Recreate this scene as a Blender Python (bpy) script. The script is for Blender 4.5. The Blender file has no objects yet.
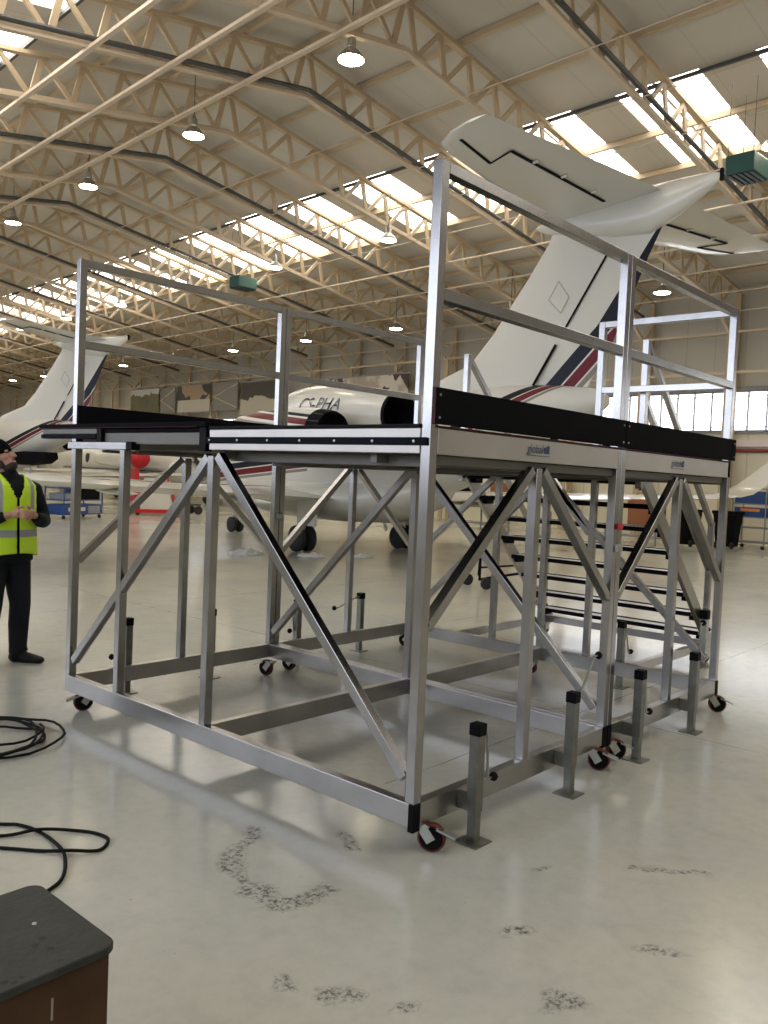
import bpy, bmesh, math, random
from mathutils import Vector as V, Matrix
random.seed(4)
SC = bpy.context.scene
COL = SC.collection
PI = math.pi
R_ = math.radians

# ------------------------------------------------------------------ materials
def mat(name, col, rough=.5, metal=0., spec=.5, emit=None, es=0., coat=0., noise=None, bump=0., bscale=30., trans=0.):
    m = bpy.data.materials.new(name); m.use_nodes = True
    nt = m.node_tree; b = nt.nodes['Principled BSDF']
    b.inputs['Base Color'].default_value = (*col, 1)
    b.inputs['Roughness'].default_value = rough
    b.inputs['Metallic'].default_value = metal
    b.inputs['Specular IOR Level'].default_value = spec
    b.inputs['Coat Weight'].default_value = coat
    b.inputs['Coat Roughness'].default_value = .08
    if emit:
        b.inputs['Emission Color'].default_value = (*emit, 1)
        b.inputs['Emission Strength'].default_value = es
    if noise or bump:
        tc = nt.nodes.new('ShaderNodeTexCoord')
    if noise:   # (scale, amount, second colour)
        n = nt.nodes.new('ShaderNodeTexNoise'); n.inputs['Scale'].default_value = noise[0]
        n.inputs['Detail'].default_value = 6
        nt.links.new(tc.outputs['Object'], n.inputs['Vector'])
        r = nt.nodes.new('ShaderNodeValToRGB')
        r.color_ramp.elements[0].position = .5 - noise[1]; r.color_ramp.elements[1].position = .5 + noise[1]
        r.color_ramp.elements[0].color = (*noise[2], 1); r.color_ramp.elements[1].color = (*col, 1)
        nt.links.new(n.outputs['Fac'], r.inputs['Fac']); nt.links.new(r.outputs['Color'], b.inputs['Base Color'])
    if bump:
        n2 = nt.nodes.new('ShaderNodeTexNoise'); n2.inputs['Scale'].default_value = bscale
        n2.inputs['Detail'].default_value = 4
        bp = nt.nodes.new('ShaderNodeBump'); bp.inputs['Strength'].default_value = bump; bp.inputs['Distance'].default_value = .02
        nt.links.new(tc.outputs['Object'], n2.inputs['Vector'])
        nt.links.new(n2.outputs['Fac'], bp.inputs['Height']); nt.links.new(bp.outputs['Normal'], b.inputs['Normal'])
    return m

ALU = mat('aluminium', (.42, .41, .40), .25, 1., noise=(9, .3, (.33, .32, .31)))
ALU2 = mat('aluminium_beam', (.44, .425, .405), .28, 1., noise=(5, .3, (.35, .335, .32)))
BEIGE = mat('dull_extrusion', (.15, .14, .12), .55, .3)
FASC = mat('anodised_fascia', (.50, .47, .43), .40, .95, noise=(3, .3, (.42, .39, .35)))
STEEL = mat('zinc_steel', (.55, .56, .52), .35, .9, noise=(20, .3, (.35, .36, .33)))
JACKM = mat('jack_steel', (.26, .26, .22), .4, .9, noise=(18, .3, (.17, .17, .15)))
BLKP = mat('black_plastic', (.004, .004, .0045), .6, spec=.1)
RUB = mat('black_rubber', (.006, .006, .009), .7, spec=.08)
PLY = mat('phenolic_ply_face', (.006, .006, .007), .75, spec=.04)
PLYE = mat('phenolic_ply_edge', (.05, .006, .007), .5, spec=.2)
REDW = mat('red_polyurethane', (.11, .020, .012), .45, spec=.3)
REDP = mat('red_plastic', (.5, .01, .02), .4)
LOGO = mat('blue_print', (.03, .06, .14), .5)
WHITE = mat('aircraft_white', (.60, .585, .52), .25, coat=.3, spec=.5)
NAVY = mat('navy_paint', (.01, .015, .04), .2, coat=.5)
GLASS = mat('dark_glass', (.02, .025, .03), .08, spec=.8)
DARK = mat('dark_void', (.004, .004, .005), .8, spec=.1)
TYRE = mat('tyre', (.015, .015, .016), .75)
TRUSS = mat('cream_steel', (.56, .435, .285), .5, noise=(1.3, .3, (.46, .355, .22)))
TRUSS2 = mat('cream_steel_pale', (.57, .46, .33), .5)
PIPE = mat('dark_conduit', (.06, .06, .055), .45)
LAMPM = mat('lamp_housing', (.35, .34, .30), .35, .8)
LAMPG = mat('lamp_glow', (1, 1, 1), .5, emit=(1., .90, .62), es=34.)
GREEN = mat('heater_green', (.02, .09, .075), .45)
GREEND = mat('heater_grille', (.005, .02, .018), .5)
REDPIPE = mat('red_pipe', (.25, .03, .03), .4)
MULL = mat('mullion', (.25, .25, .27), .5)
BLUE = mat('blue_bin', (.02, .06, .22), .45)
ORANGE = mat('orange_label', (.7, .22, .05), .5)
BROWN = mat('brown_case', (.28, .10, .04), .5)
GREYM = mat('grey_cart', (.3, .32, .34), .45, .5)
WOOD = mat('crate_wood', (.095, .050, .022), .6, spec=.2, noise=(6, .25, (.05, .024, .010)))
CLOTHW = mat('white_rag', (.75, .75, .74), .8)
CABLE = mat('black_cable', (.005, .005, .005), .6, spec=.12)
CARD = mat('cardboard', (.45, .30, .16), .8)

def nodes(m):
    nt = m.node_tree; return nt, nt.nodes, nt.links, nt.nodes['Principled BSDF']
def mth(nt, op, a, b=None, clamp=False):
    n = nt.nodes.new('ShaderNodeMath'); n.operation = op; n.use_clamp = clamp
    for i, x in enumerate((a, b)):
        if x is None: continue
        if isinstance(x, (int, float)): n.inputs[i].default_value = x
        else: nt.links.new(x, n.inputs[i])
    return n.outputs[0]
def mixc(nt, f, a, b):
    n = nt.nodes.new('ShaderNodeMix'); n.data_type = 'RGBA'
    if isinstance(f, (int, float)): n.inputs[0].default_value = f
    else: nt.links.new(f, n.inputs[0])
    for k, x in ((6, a), (7, b)):
        if isinstance(x, tuple): n.inputs[k].default_value = (*x, 1)
        else: nt.links.new(x, n.inputs[k])
    return n.outputs[2]
def noise(nt, vec, scale, detail=5, rough=.5, dist=0.):
    n = nt.nodes.new('ShaderNodeTexNoise'); n.inputs['Scale'].default_value = scale
    n.inputs['Detail'].default_value = detail; n.inputs['Roughness'].default_value = rough
    n.inputs['Distortion'].default_value = dist
    nt.links.new(vec, n.inputs['Vector']); return n.outputs['Fac']
def ramp(nt, f, lo, hi):
    n = nt.nodes.new('ShaderNodeMapRange'); n.interpolation_type = 'SMOOTHSTEP'; n.inputs[1].default_value = lo; n.inputs[2].default_value = hi
    nt.links.new(f, n.inputs[0]); return n.outputs[0]

# floor : painted concrete, stains, slab joints, flaked patches
FLOOR = mat('painted_concrete', (.55, .53, .44), .3, spec=.5)
nt, ns, lk, bs = nodes(FLOOR)
geo = ns.new('ShaderNodeNewGeometry'); P = geo.outputs['Position']
sx = ns.new('ShaderNodeSeparateXYZ'); lk.new(P, sx.inputs[0]); X, Y = sx.outputs[0], sx.outputs[1]
big = noise(nt, P, .35, 4); mid = noise(nt, P, 1.3, 2); fine = noise(nt, P, 14, 6, .65); spk = noise(nt, P, 38, 3, .6)
c = mixc(nt, ramp(nt, big, .25, .75), (.49, .48, .40), (.57, .54, .43))
c = mixc(nt, ramp(nt, mid, .30, .95), c, (.44, .44, .40))
c = mixc(nt, mth(nt, 'MULTIPLY', ramp(nt, fine, .35, .8), .26), c, (.33, .32, .27))
c = mixc(nt, mth(nt, 'MULTIPLY', ramp(nt, noise(nt, P, 4.5, 6, .6), .48, .75), .22), c, (.30, .29, .25))
# flaked arc of bare concrete near the caster, and patches
dirt = (.07, .066, .055)
def ringmask(cx, cy, r, w, ex=1., ey=1.):
    dx = mth(nt, 'MULTIPLY', mth(nt, 'SUBTRACT', X, cx), ex); dy = mth(nt, 'MULTIPLY', mth(nt, 'SUBTRACT', Y, cy), ey)
    d = mth(nt, 'SQRT', mth(nt, 'ADD', mth(nt, 'MULTIPLY', dx, dx), mth(nt, 'MULTIPLY', dy, dy)))
    d = mth(nt, 'ABSOLUTE', mth(nt, 'SUBTRACT', d, r))
    d = mth(nt, 'ADD', d, mth(nt, 'MULTIPLY', mth(nt, 'SUBTRACT', noise(nt, P, 5, 5), .5), .22))
    return mth(nt, 'SUBTRACT', 1., mth(nt, 'DIVIDE', mth(nt, 'ABSOLUTE', d), w), True)
flake = noise(nt, P, 42, 8, .8)
wx = mth(nt, 'ADD', X, mth(nt, 'MULTIPLY', mth(nt, 'SUBTRACT', noise(nt, P, 7, 4), .5), .16)); wy = mth(nt, 'ADD', Y, mth(nt, 'MULTIPLY', mth(nt, 'SUBTRACT', noise(nt, P, 6.3, 4), .5), .16))
def segmask(x0, y0, x1, y1, w):
    dx, dy = x1 - x0, y1 - y0; L2 = dx * dx + dy * dy + 1e-6
    ax = mth(nt, 'SUBTRACT', wx, x0); ay = mth(nt, 'SUBTRACT', wy, y0)
    t_ = mth(nt, 'DIVIDE', mth(nt, 'ADD', mth(nt, 'MULTIPLY', ax, dx), mth(nt, 'MULTIPLY', ay, dy)), L2, True)
    ex = mth(nt, 'SUBTRACT', ax, mth(nt, 'MULTIPLY', t_, dx)); ey = mth(nt, 'SUBTRACT', ay, mth(nt, 'MULTIPLY', t_, dy))
    d = mth(nt, 'SQRT', mth(nt, 'ADD', mth(nt, 'MULTIPLY', ex, ex), mth(nt, 'MULTIPLY', ey, ey)))
    return mth(nt, 'SUBTRACT', 1., mth(nt, 'DIVIDE', d, w), True)
mm = None
for q in [(-.36, .60, -.50, .55, .05), (-.50, .55, -.60, .44, .07), (-.60, .44, -.66, .26, .05), (-.66, .26, -.65, .08, .07), (-.65, .08, -.55, .05, .07), (-.55, .05, -.45, .04, .05),
          (-.31, .66, -.34, .64, .05), (-.05, .36, -.08, .28, .035), (-.08, .28, -.13, .22, .04), (-.93, -.42, -.88, -.46, .06), (-.98, -.30, -.96, -.28, .04),
          (-.80, -.62, -.76, -.66, .04), (-.45, -.95, -.40, -.98, .07), (.05, -1.02, .12, -1.10, .04), (-.2, -.62, -.15, -.66, .05), (.62, -.72, .80, -.95, .03), (.30, -.42, .34, -.44, .03)]:
    k_ = segmask(*q); mm = k_ if mm is None else mth(nt, 'MAXIMUM', mm, k_)
fl = mth(nt, 'MULTIPLY', ramp(nt, flake, .46, .56), ramp(nt, mm, .0, .6))
c = mixc(nt, mth(nt, 'MULTIPLY', fl, .92), c, dirt)
# scattered small marks
sp = mth(nt, 'MULTIPLY', ramp(nt, spk, .69, .73), ramp(nt, noise(nt, P, 1.1, 3), .48, .6))
c = mixc(nt, mth(nt, 'MULTIPLY', sp, .6), c, (.16, .15, .12))
# slab joints
def joint(coord, period, off):
    f = mth(nt, 'FRACT', mth(nt, 'DIVIDE', mth(nt, 'SUBTRACT', coord, off), period))
    f = mth(nt, 'ABSOLUTE', mth(nt, 'SUBTRACT', f, .5))
    return mth(nt, 'LESS_THAN', f, .004 / period)
wob = mth(nt, 'MULTIPLY', mth(nt, 'SUBTRACT', noise(nt, P, 2.2, 3), .5), .02)
jn = mth(nt, 'MAXIMUM', joint(mth(nt, 'ADD', Y, wob), 1.45 * 2, .64 - 1.45), joint(mth(nt, 'ADD', X, wob), 5.8, 2.7 - 2.9))
jn = mth(nt, 'MULTIPLY', jn, mth(nt, 'GREATER_THAN', X, .55))
c = mixc(nt, mth(nt, 'MULTIPLY', jn, ramp(nt, noise(nt, P, 3, 3), .3, .6)), c, (.14, .13, .11))
lk.new(c, bs.inputs['Base Color'])
rg = mth(nt, 'ADD', mth(nt, 'MULTIPLY', big, .10), .12)
lk.new(mth(nt, 'ADD', rg, mth(nt, 'MULTIPLY', fl, .3)), bs.inputs['Roughness'])

def ribbed(name, col, period, depth=.25, dark=.85, axis=1):
    m = mat(name, col, .6); nt, ns, lk, bs = nodes(m)
    tc = ns.new('ShaderNodeTexCoord'); s = ns.new('ShaderNodeSeparateXYZ'); lk.new(tc.outputs['Object'], s.inputs[0])
    f = mth(nt, 'ABSOLUTE', mth(nt, 'SUBTRACT', mth(nt, 'FRACT', mth(nt, 'DIVIDE', s.outputs[axis], period)), .5))
    ln = mth(nt, 'LESS_THAN', f, .018 / period)
    n = noise(nt, tc.outputs['Object'], .7, 4)
    c = mixc(nt, n, tuple(x * .88 for x in col), col)
    c = mixc(nt, mth(nt, 'MULTIPLY', ln, 1 - .35), c, tuple(x * (1 - depth * 2) for x in col))
    lk.new(c, bs.inputs['Base Color']); return m
LINING = ribbed('roof_lining', (.60, .555, .475), 1.2, depth=.10)
CLAD = ribbed('wall_cladding', (.50, .47, .40), .98, depth=.15)
CREAM = ribbed('cream_wall', (.76, .71, .55), 1.47, depth=.2)
SKYL = mat('daylight_sheet', (.9, .9, .9), .5, emit=(1., .96, .90), es=5.)
WINL = mat('daylit_pane', (.9, .9, .9), .3, emit=(.93, .96, 1.), es=3.2)
DOORL = mat('daylit_door_pane', (.9, .9, .9), .3, emit=(.74, .82, 1.), es=3.2)

# livery: white with diagonal navy / red / grey sweep, a paint pattern in the jet's own coordinates
def livery(name, kind):
    m = mat(name, (.62, .605, .55), .38, coat=.0, spec=.22); nt, ns, lk, bs = nodes(m)
    tc = ns.new('ShaderNodeTexCoord'); s = ns.new('ShaderNodeSeparateXYZ'); lk.new(tc.outputs['Object'], s.inputs[0])
    x, y, z = s.outputs
    if kind == 'fin':
        q = mth(nt, 'ADD', z, mth(nt, 'MULTIPLY', x, .9375))
        q = mth(nt, 'SUBTRACT', q, mth(nt, 'MULTIPLY', mth(nt, 'MAXIMUM', mth(nt, 'SUBTRACT', z, 4.2), 0.), .33))
        e = (-1.50, -1.80, -1.84, -2.08, -2.12)
    elif kind == 'fus':
        q = mth(nt, 'ADD', z, mth(nt, 'MULTIPLY', x, .085))
        q = mth(nt, 'ADD', q, mth(nt, 'MULTIPLY', mth(nt, 'MINIMUM', mth(nt, 'ADD', x, 3.2), 0.), .45))
        e = (2.10, 1.96, 1.935, 1.80, 1.775)
    else:       # cowling
        q = mth(nt, 'SUBTRACT', z, mth(nt, 'MULTIPLY', x, .10))
        e = (.475, .425, .395, .29, .235)
    def band(hi, lo): return mth(nt, 'MULTIPLY', mth(nt, 'LESS_THAN', q, hi), mth(nt, 'GREATER_THAN', q, lo))
    base = bs.inputs['Base Color'].default_value[:3]
    gate = 1.
    if kind == 'fus': gate = mth(nt, 'MAXIMUM', mth(nt, 'GREATER_THAN', x, .5), mth(nt, 'LESS_THAN', x, -3.2))
    g = lambda f: mth(nt, 'MULTIPLY', f, gate)
    c = mixc(nt, g(band(e[0], e[1])), tuple(base), (.006, .008, .016))
    c = mixc(nt, g(band(e[2], e[3])), c, (.13, .008, .014))
    c = mixc(nt, g(band(e[4], e[4] - (.06 if kind == 'fus' else .12))), c, (.22, .20, .17))
    lk.new(c, bs.inputs['Base Color']); return m
FINM = livery('fin_livery', 'fin'); FUSM = livery('fuselage_livery', 'fus'); COWM = livery('cowling_livery', 'cow')

# ------------------------------------------------------------------ mesh helpers
class MB:
    def __init__(s): s.v = []; s.f = []
    def add(s, vs, fs):
        o = len(s.v); s.v += [tuple(p) for p in vs]; s.f += [tuple(i + o for i in q) for q in fs]; return s
    def box(s, x0, x1, y0, y1, z0, z1):
        vs = [(x, y, z) for z in (z0, z1) for y in (y0, y1) for x in (x0, x1)]
        return s.add(vs, [(0, 2, 3, 1), (4, 5, 7, 6), (0, 1, 5, 4), (2, 6, 7, 3), (0, 4, 6, 2), (1, 3, 7, 5)])
    def bar(s, p0, p1, w, h, up=(0, 0, 1)):
        p0, p1 = V(p0), V(p1); d = (p1 - p0).normalized(); up = V(up)
        sd = d.cross(up)
        if sd.length < 1e-4: sd = d.cross(V((1, 0, 0)))
        sd.normalize(); u = sd.cross(d).normalized()
        vs = [p + sd * a * w / 2 + u * b * h / 2 for p in (p0, p1) for b in (-1, 1) for a in (-1, 1)]
        return s.add(vs, [(0, 2, 3, 1), (4, 5, 7, 6), (0, 1, 5, 4), (2, 6, 7, 3), (0, 4, 6, 2), (1, 3, 7, 5)])
    def tube(s, pts, r, n=10, cap=True):
        pts = [V(p) for p in pts]; rs = r if isinstance(r, (list, tuple)) else [r] * len(pts)
        rings = []; prev = None
        for i, p in enumerate(pts):
            d = (pts[min(i + 1, len(pts) - 1)] - pts[max(i - 1, 0)]).normalized()
            if prev is None:
                a = d.cross(V((0, 0, 1)))
                if a.length < .05: a = d.cross(V((0, 1, 0)))
            else: a = prev - d * prev.dot(d)
            a.normalize(); prev = a; b = d.cross(a)
            rings.append([p + (a * math.cos(2 * PI * k / n) + b * math.sin(2 * PI * k / n)) * rs[i] for k in range(n)])
        return s.rings(rings, cap)
    def rings(s, rings, cap=True, closed=True):
        n = len(rings[0]); vs = [p for r in rings for p in r]; fs = []
        for i in range(len(rings) - 1):
            for k in range(n if closed else n - 1):
                a = i * n + k; b = i * n + (k + 1) % n
                fs.append((a, b, b + n, a + n))
        if cap: fs.append(tuple(range(n - 1, -1, -1))); fs.append(tuple((len(rings) - 1) * n + k for k in range(n)))
        return s.add(vs, fs)
    def lathe(s, c, ax, prof, n=20, cap=False):
        c = V(c); ax = V(ax).normalized(); a = ax.cross(V((0, 0, 1)))
        if a.length < .05: a = ax.cross(V((0, 1, 0)))
        a.normalize(); b = ax.cross(a)
        return s.rings([[c + ax * h + (a * math.cos(2 * PI * k / n) + b * math.sin(2 * PI * k / n)) * r for k in range(n)] for h, r in prof], cap)
    def build(s, name, m, parent=None, off=(0, 0, 0), smooth=False, bevel=0.):
        me = bpy.data.meshes.new(name); o = V(off)
        me.from_pydata([tuple(V(p) - o) for p in s.v], [], s.f)
        bm = bmesh.new(); bm.from_mesh(me); bmesh.ops.recalc_face_normals(bm, faces=bm.faces); bm.to_mesh(me); bm.free()
        me.materials.append(m); me.update()
        if smooth:
            for p in me.polygons: p.use_smooth = True
            me.set_sharp_from_angle(angle=R_(40))
        ob = bpy.data.objects.new(name, me); COL.objects.link(ob)
        if parent is not None: ob.parent = parent
        else: ob.location = o
        if bevel:
            b = ob.modifiers.new('edge', 'BEVEL'); b.width = bevel; b.segments = 2; b.limit_method = 'ANGLE'
        return ob
def thing(name, label, cat, loc=(0, 0, 0), rz=0., group=None):
    o = bpy.data.objects.new(name, None); COL.objects.link(o); o.empty_display_size = .1
    o.location = loc; o.rotation_euler = (0, 0, rz); o['label'] = label; o['category'] = cat
    if group: o['group'] = group
    return o
def tag(o, label, cat, group=None):
    o['label'] = label; o['category'] = cat
    if group: o['group'] = group
    return o
def struct(o): o['kind'] = 'structure'; return o
def copy_tree(o, parent=None):
    c = o.copy(); COL.objects.link(c)
    if parent is not None: c.parent = parent
    for ch in list(o.children): copy_tree(ch, c)
    return c
def text_mesh(txt, size, shear=0.):
    cu = bpy.data.curves.new('lettering', 'FONT'); cu.body = txt; cu.size = size; cu.shear = shear; cu.extrude = .0; cu.align_x = 'LEFT'
    ob = bpy.data.objects.new('lettering', cu); COL.objects.link(ob)
    dg = bpy.context.evaluated_depsgraph_get()
    me = bpy.data.meshes.new_from_object(ob.evaluated_get(dg)); bpy.data.objects.remove(ob); return me

# ------------------------------------------------------------------ camera
CAMP = V((-2.73559675, -2.18539951, 1.6))
cR = V((0.663934, -0.74650999, 0.04375479)); cU = V((0.00138553, 0.05973999, 0.99821301)); cF = V((0.74778989, 0.66268693, -0.04069772))
cam = bpy.data.cameras.new('camera'); co = bpy.data.objects.new('camera', cam); COL.objects.link(co)
mtx = Matrix((( cR.x, cU.x, -cF.x, CAMP.x), (cR.y, cU.y, -cF.y, CAMP.y), (cR.z, cU.z, -cF.z, CAMP.z), (0, 0, 0, 1)))
co.matrix_world = mtx; cam.sensor_fit = 'HORIZONTAL'; cam.sensor_width = 36; cam.lens = 840.4944 / 768 * 36
cam.clip_end = 300; SC.camera = co

# ------------------------------------------------------------------ building frame: local x = across (b), y = along (a), origin under camera
BR = R_(-3.96)
def bt(name, label, cat, b, a, z=0, group=None):
    c, s = math.cos(BR), math.sin(BR)
    return thing(name, label, cat, (CAMP.x + b * c - a * s, CAMP.y + b * s + a * c, z), BR, group)
def bobj(mb, name, m, **k):
    o = mb.build(name, m, **k); o.location = (CAMP.x, CAMP.y, 0); o.rotation_euler = (0, 0, BR); return o
A0, A1, BL, BW, RG = -9., 76., -4.6, 26.8, 11.3
RS = .165
def zb(x): return 9.62 - RS * abs(x)          # bottom chord, x from ridge
def zr(x): return zb(x) + 1.08                # roof lining

struct(bobj(MB().box(BL - .3, BW + .3, A0 - .3, A1 + .3, -.2, 0), 'floor', FLOOR))
EV = zr(15.5)
# long window wall
w = MB(); w.box(BW, BW + .25, A0, A1, 0, 3.5)
struct(bobj(w, 'wall_back', CREAM))
WA = 19.3
w = MB(); w.box(BW, BW + .25, A0, WA, 4.9, EV + .4); w.box(BW, BW + .25, WA, 36.5, 3.5, EV + .4); w.box(BW, BW + .25, 43.8, A1, 3.5, EV + .4)
w.box(BW, BW + .25, 36.5, 43.8, 4.55, EV + .4); w.box(BW, BW + .25, 36.5, 43.8, 3.5, 3.9)
struct(bobj(w, 'wall_back_upper', CLAD))
w = MB(); w.box(BW - .06, BW + .02, A0, WA, 4.86, 4.98)
struct(bobj(w, 'trim_1', MULL))
w = MB(); w.box(BW - .12, BW + .02, A0, A1, 3.08, 3.3)
struct(bobj(w, 'trim_2', mat('pinkish_ducting', (.78, .68, .66), .5)))
w = MB(); w.box(BW - .08, BW + .02, A0, WA, 3.5, 3.56)
struct(bobj(w, 'trim_3', MULL))
o = bobj(MB().tube([(BW - .075, A0 + .1, 2.95), (BW - .075, A1 - .1, 2.95)], .055), 'fire_main', REDPIPE); tag(o, 'dark red pipe running along the cream wall below the windows', 'pipe')
def window(i, a0, a1, z0, z1, m, b=BW, nm=4, sgn=1):
    wn = bt('window_%d' % i, 'bright window strip in the long wall', 'window', b, (a0 + a1) / 2, 0); wn['kind'] = 'structure'
    for k in ('label', 'category'): del wn[k]
    h = (a1 - a0) / 2
    MB().box(.08 * sgn, .1 * sgn, -h, h, z0, z1).build('pane', m, wn)
    f = MB()
    for k in range(nm + 1):
        y = -h + 2 * h * k / nm; f.box(-.01, .07, y - .02, y + .02, z0, z1)
    f.box(-.01, .07, -h, h, z0, z0 + .05); f.box(-.01, .07, -h, h, z1 - .05, z1); f.box(0, .07, -h, h, z0 + .14, z0 + .16); f.box(0, .07, -h, h, z1 - .18, z1 - .16)
    f.build('window_frame', MULL, wn)
a = A0 + .03; i = 1
while a < WA - .5:
    window(i, a, min(a + 2.95, WA), 3.56, 4.86, WINL, nm=5); a += 2.95; i += 1
window(i, 36.5, 43.8, 3.9, 4.55, WINL, nm=7); i += 1
# camera-side long wall: tall daylit hangar-door glazing
w = MB(); w.box(BL - .25, BL, A0, A1, 0, 2.0); w.box(BL - .25, BL, A0, A1, 5.2, EV + .4)
w.box(BL - .25, BL, 37, A1, 2., 5.2); w.box(BL - .25, BL, A0, -3, 2., 5.2)
struct(bobj(w, 'wall_front', CLAD))
a = -3
while a < 36.9:
    window(i, a, a + 5, 2., 5.2, DOORL, b=BL, nm=5, sgn=-1); a += 5; i += 1
# gables
for nm, a_, s_ in (('wall_left', A1, 1), ('wall_right', A0, -1)):
    g = MB(); y0, y1 = (a_, a_ + .25 * s_)
    pts = [(BL, 0), (BW, 0), (BW, zr(BW - RG) + .3), (RG, zr(0) + .3), (BL, zr(BL - RG) + .3)]
    g.rings([[(x, y, z) for x, z in pts] for y in (y0, y1)]); struct(bobj(g, nm, CLAD))

# roof lining, skylight sheets between purlins 3-5 on each slope
TK = [11.5 + 2.95 * k for k in range(-6, 22)]
PUR = [1.57 * k for k in range(1, 10)]
S0, S1 = PUR[2], PUR[4]
def slope_piece(mb, x0, x1, a0, a1, dz=0., th=.05):
    sg = 1
    vs = []
    for d in (0, th):
        for y in (a0, a1):
            for x in (x0, x1): vs.append((RG + x, y, zr(x) + dz + d))
    mb.add(vs, [(0, 1, 3, 2), (4, 6, 7, 5), (0, 4, 5, 1), (2, 3, 7, 6), (0, 2, 6, 4), (1, 5, 7, 3)])
for nm, sg in (('ceiling', 1), ('ceiling_front_slope', -1)):
    m = MB(); E = 15.55 if sg > 0 else 15.9
    slope_piece(m, 0, sg * S0, A0, A1); slope_piece(m, sg * S1, sg * E, A0, A1)
    prev = A0
    for t in TK:
        s0, s1 = t - .55, t + 1.3
        if s0 > prev: slope_piece(m, sg * S0, sg * S1, prev, min(s0, A1))
        prev = s1
    if prev < A1: slope_piece(m, sg * S0, sg * S1, prev, A1)
    struct(bobj(m, nm, LINING))
n = i
for sg in (1, -1):
    for t in TK:
        if t + 1.3 > A1 or t - .55 < A0: continue
        wn = bt('window_%d' % n, 'x', 'x', 0, 0); wn['kind'] = 'structure'; n += 1
        for k in ('label', 'category'): del wn[k]
        for r in (0, 1):
            m = MB(); slope_piece(m, sg * (PUR[2 + r] + .04), sg * (PUR[3 + r] - .04), t - .54, t + 1.29, .02, .01); m.build('pane', SKYL, wn)
        m = MB(); slope_piece(m, sg * S0, sg * S1, t + .38, t + .44, -.01, .02); m.build('glazing_bar', TRUSS2, wn)

ORD = ['nearest', 'second', 'third', 'fourth', 'fifth', 'sixth', 'seventh', 'eighth', 'ninth', 'tenth', 'eleventh', 'twelfth', 'thirteenth', 'fourteenth', 'fifteenth', 'sixteenth', 'seventeenth', 'eighteenth', 'nineteenth', 'twentieth', 'twenty-first', 'twenty-second']
# purlins
for sg, nm in ((1, 'window-side'), (-1, 'far left')):
    for k, x in enumerate([.12] + PUR):
        if sg < 0 and k > 6: continue
        p = MB(); p.bar((RG + sg * x, A0 + .05, zr(x) - .07), (RG + sg * x, A1 - .05, zr(x) - .07), .09 if k != 3 else .06, .12 if k != 3 else .07)
        o = bobj(p, 'roof_purlin', TRUSS if k != 3 else PIPE)
        tag(o, '%s purlin from the ridge under the %s roof slope' % (['first', 'second', 'third', 'fourth', 'fifth', 'sixth', 'seventh', 'eighth', 'ninth', 'tenth'][k], nm), 'purlin', 'roof purlins')
# longitudinal ties at bottom chord level
for k, (b_, w_) in enumerate([(6.5, .11), (8.0, .11), (9.65, .12), (12.9, .03), (14.6, .03), (16.1, .03), (17.7, .03), (19.3, .07), (21.0, .07), (22.6, .06), (24.2, .06), (25.7, .06), (4.6, .09)]):
    x = b_ - RG; z = zb(x) - .07
    if k < 3 or k > 11: p = MB().bar((b_, A0 + .05, z), (b_, A1 - .05, z), w_ * .8, .06)
    else: p = MB().tube([(b_, A0 + .05, z), (b_, A1 - .05, z)], w_ * .4, 6)
    o = bobj(p, 'tie_tube', TRUSS2)
    tag(o, '%s long %s tie running under the roof trusses, %s' % ('flat' if (k < 3 or k > 11) else 'thin round', 'cream', ['third left of the ridge', 'second left of the ridge', 'first left of the ridge', 'first right of the ridge', 'second right of the ridge', 'third right of the ridge', 'fourth right of the ridge', 'fifth right of the ridge', 'sixth right of the ridge', 'seventh right of the ridge', 'eighth right of the ridge', 'nearest the window wall', 'fourth left of the ridge'][k]), 'roof tie', 'roof ties')

# trusses
def chord(mb, dz, w_, h_, e0=-15.3, e1=14.9):
    for x0, x1 in ((e0, 0), (0, e1)):
        mb.bar((x0, 0, zb(x0) + dz), (x1, 0, zb(x1) + dz), w_, h_)
Z0 = 7.0
def truss(k, detail):
    a_ = 11.5 + 2.95 * k
    t = bt('roof_truss', '', 'roof truss', RG, a_, Z0, 'cream lattice roof trusses')
    off = (0, 0, Z0)
    m = MB(); chord(m, .0, .13, .07); chord(m, .05, .03, .08); m.build('bottom_chord', TRUSS2, t, off)
    m = MB(); chord(m, .87, .15, .08, -15.3, 15.3); m.build('top_chord', TRUSS, t, off)
    webs = []
    P_ = .86
    for sg in (1, -1):
        x = .1
        while x < 14.6:
            webs.append(((sg * x, zb(x) + .84), (sg * (x + .2), zb(x + .2) + .03), .12, .05))
            webs.append(((sg * (x + .2), zb(x + .2) + .03), (sg * (x + P_), zb(x + P_) + .84), .09, .06))
            x += P_
    if detail:
        for q in webs:
            m = MB().bar((q[0][0], 0, q[0][1]), (q[1][0], 0, q[1][1]), q[2], q[3], (0, 1, 0)); m.build('web_member', TRUSS, t, off)
    else:
        m = MB()
        for q in webs: m.bar((q[0][0], 0, q[0][1]), (q[1][0], 0, q[1][1]), q[2], q[3], (0, 1, 0))
        m.build('web_lattice', TRUSS, t, off)
    if k % 2:
        m = MB()
        for x0, x1 in ((-15.2, 0), (0, 14.5)): m.tube([(x0, -.13, zb(x0) + .10), (x1, -.13, zb(x1) + .10)], .05, 8)
        m.build('conduit', PIPE, t, off)
    return t
vis = list(range(-2, 21))
for k in vis:
    t = truss(k, k <= 1)
    i_ = k + 2
    t['label'] = '%s cream lattice roof truss counted from the camera%s' % (ORD[i_] if i_ < len(ORD) else 'farthest', ', dark pipe clipped along its lower chord' if k % 2 else '')

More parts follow.
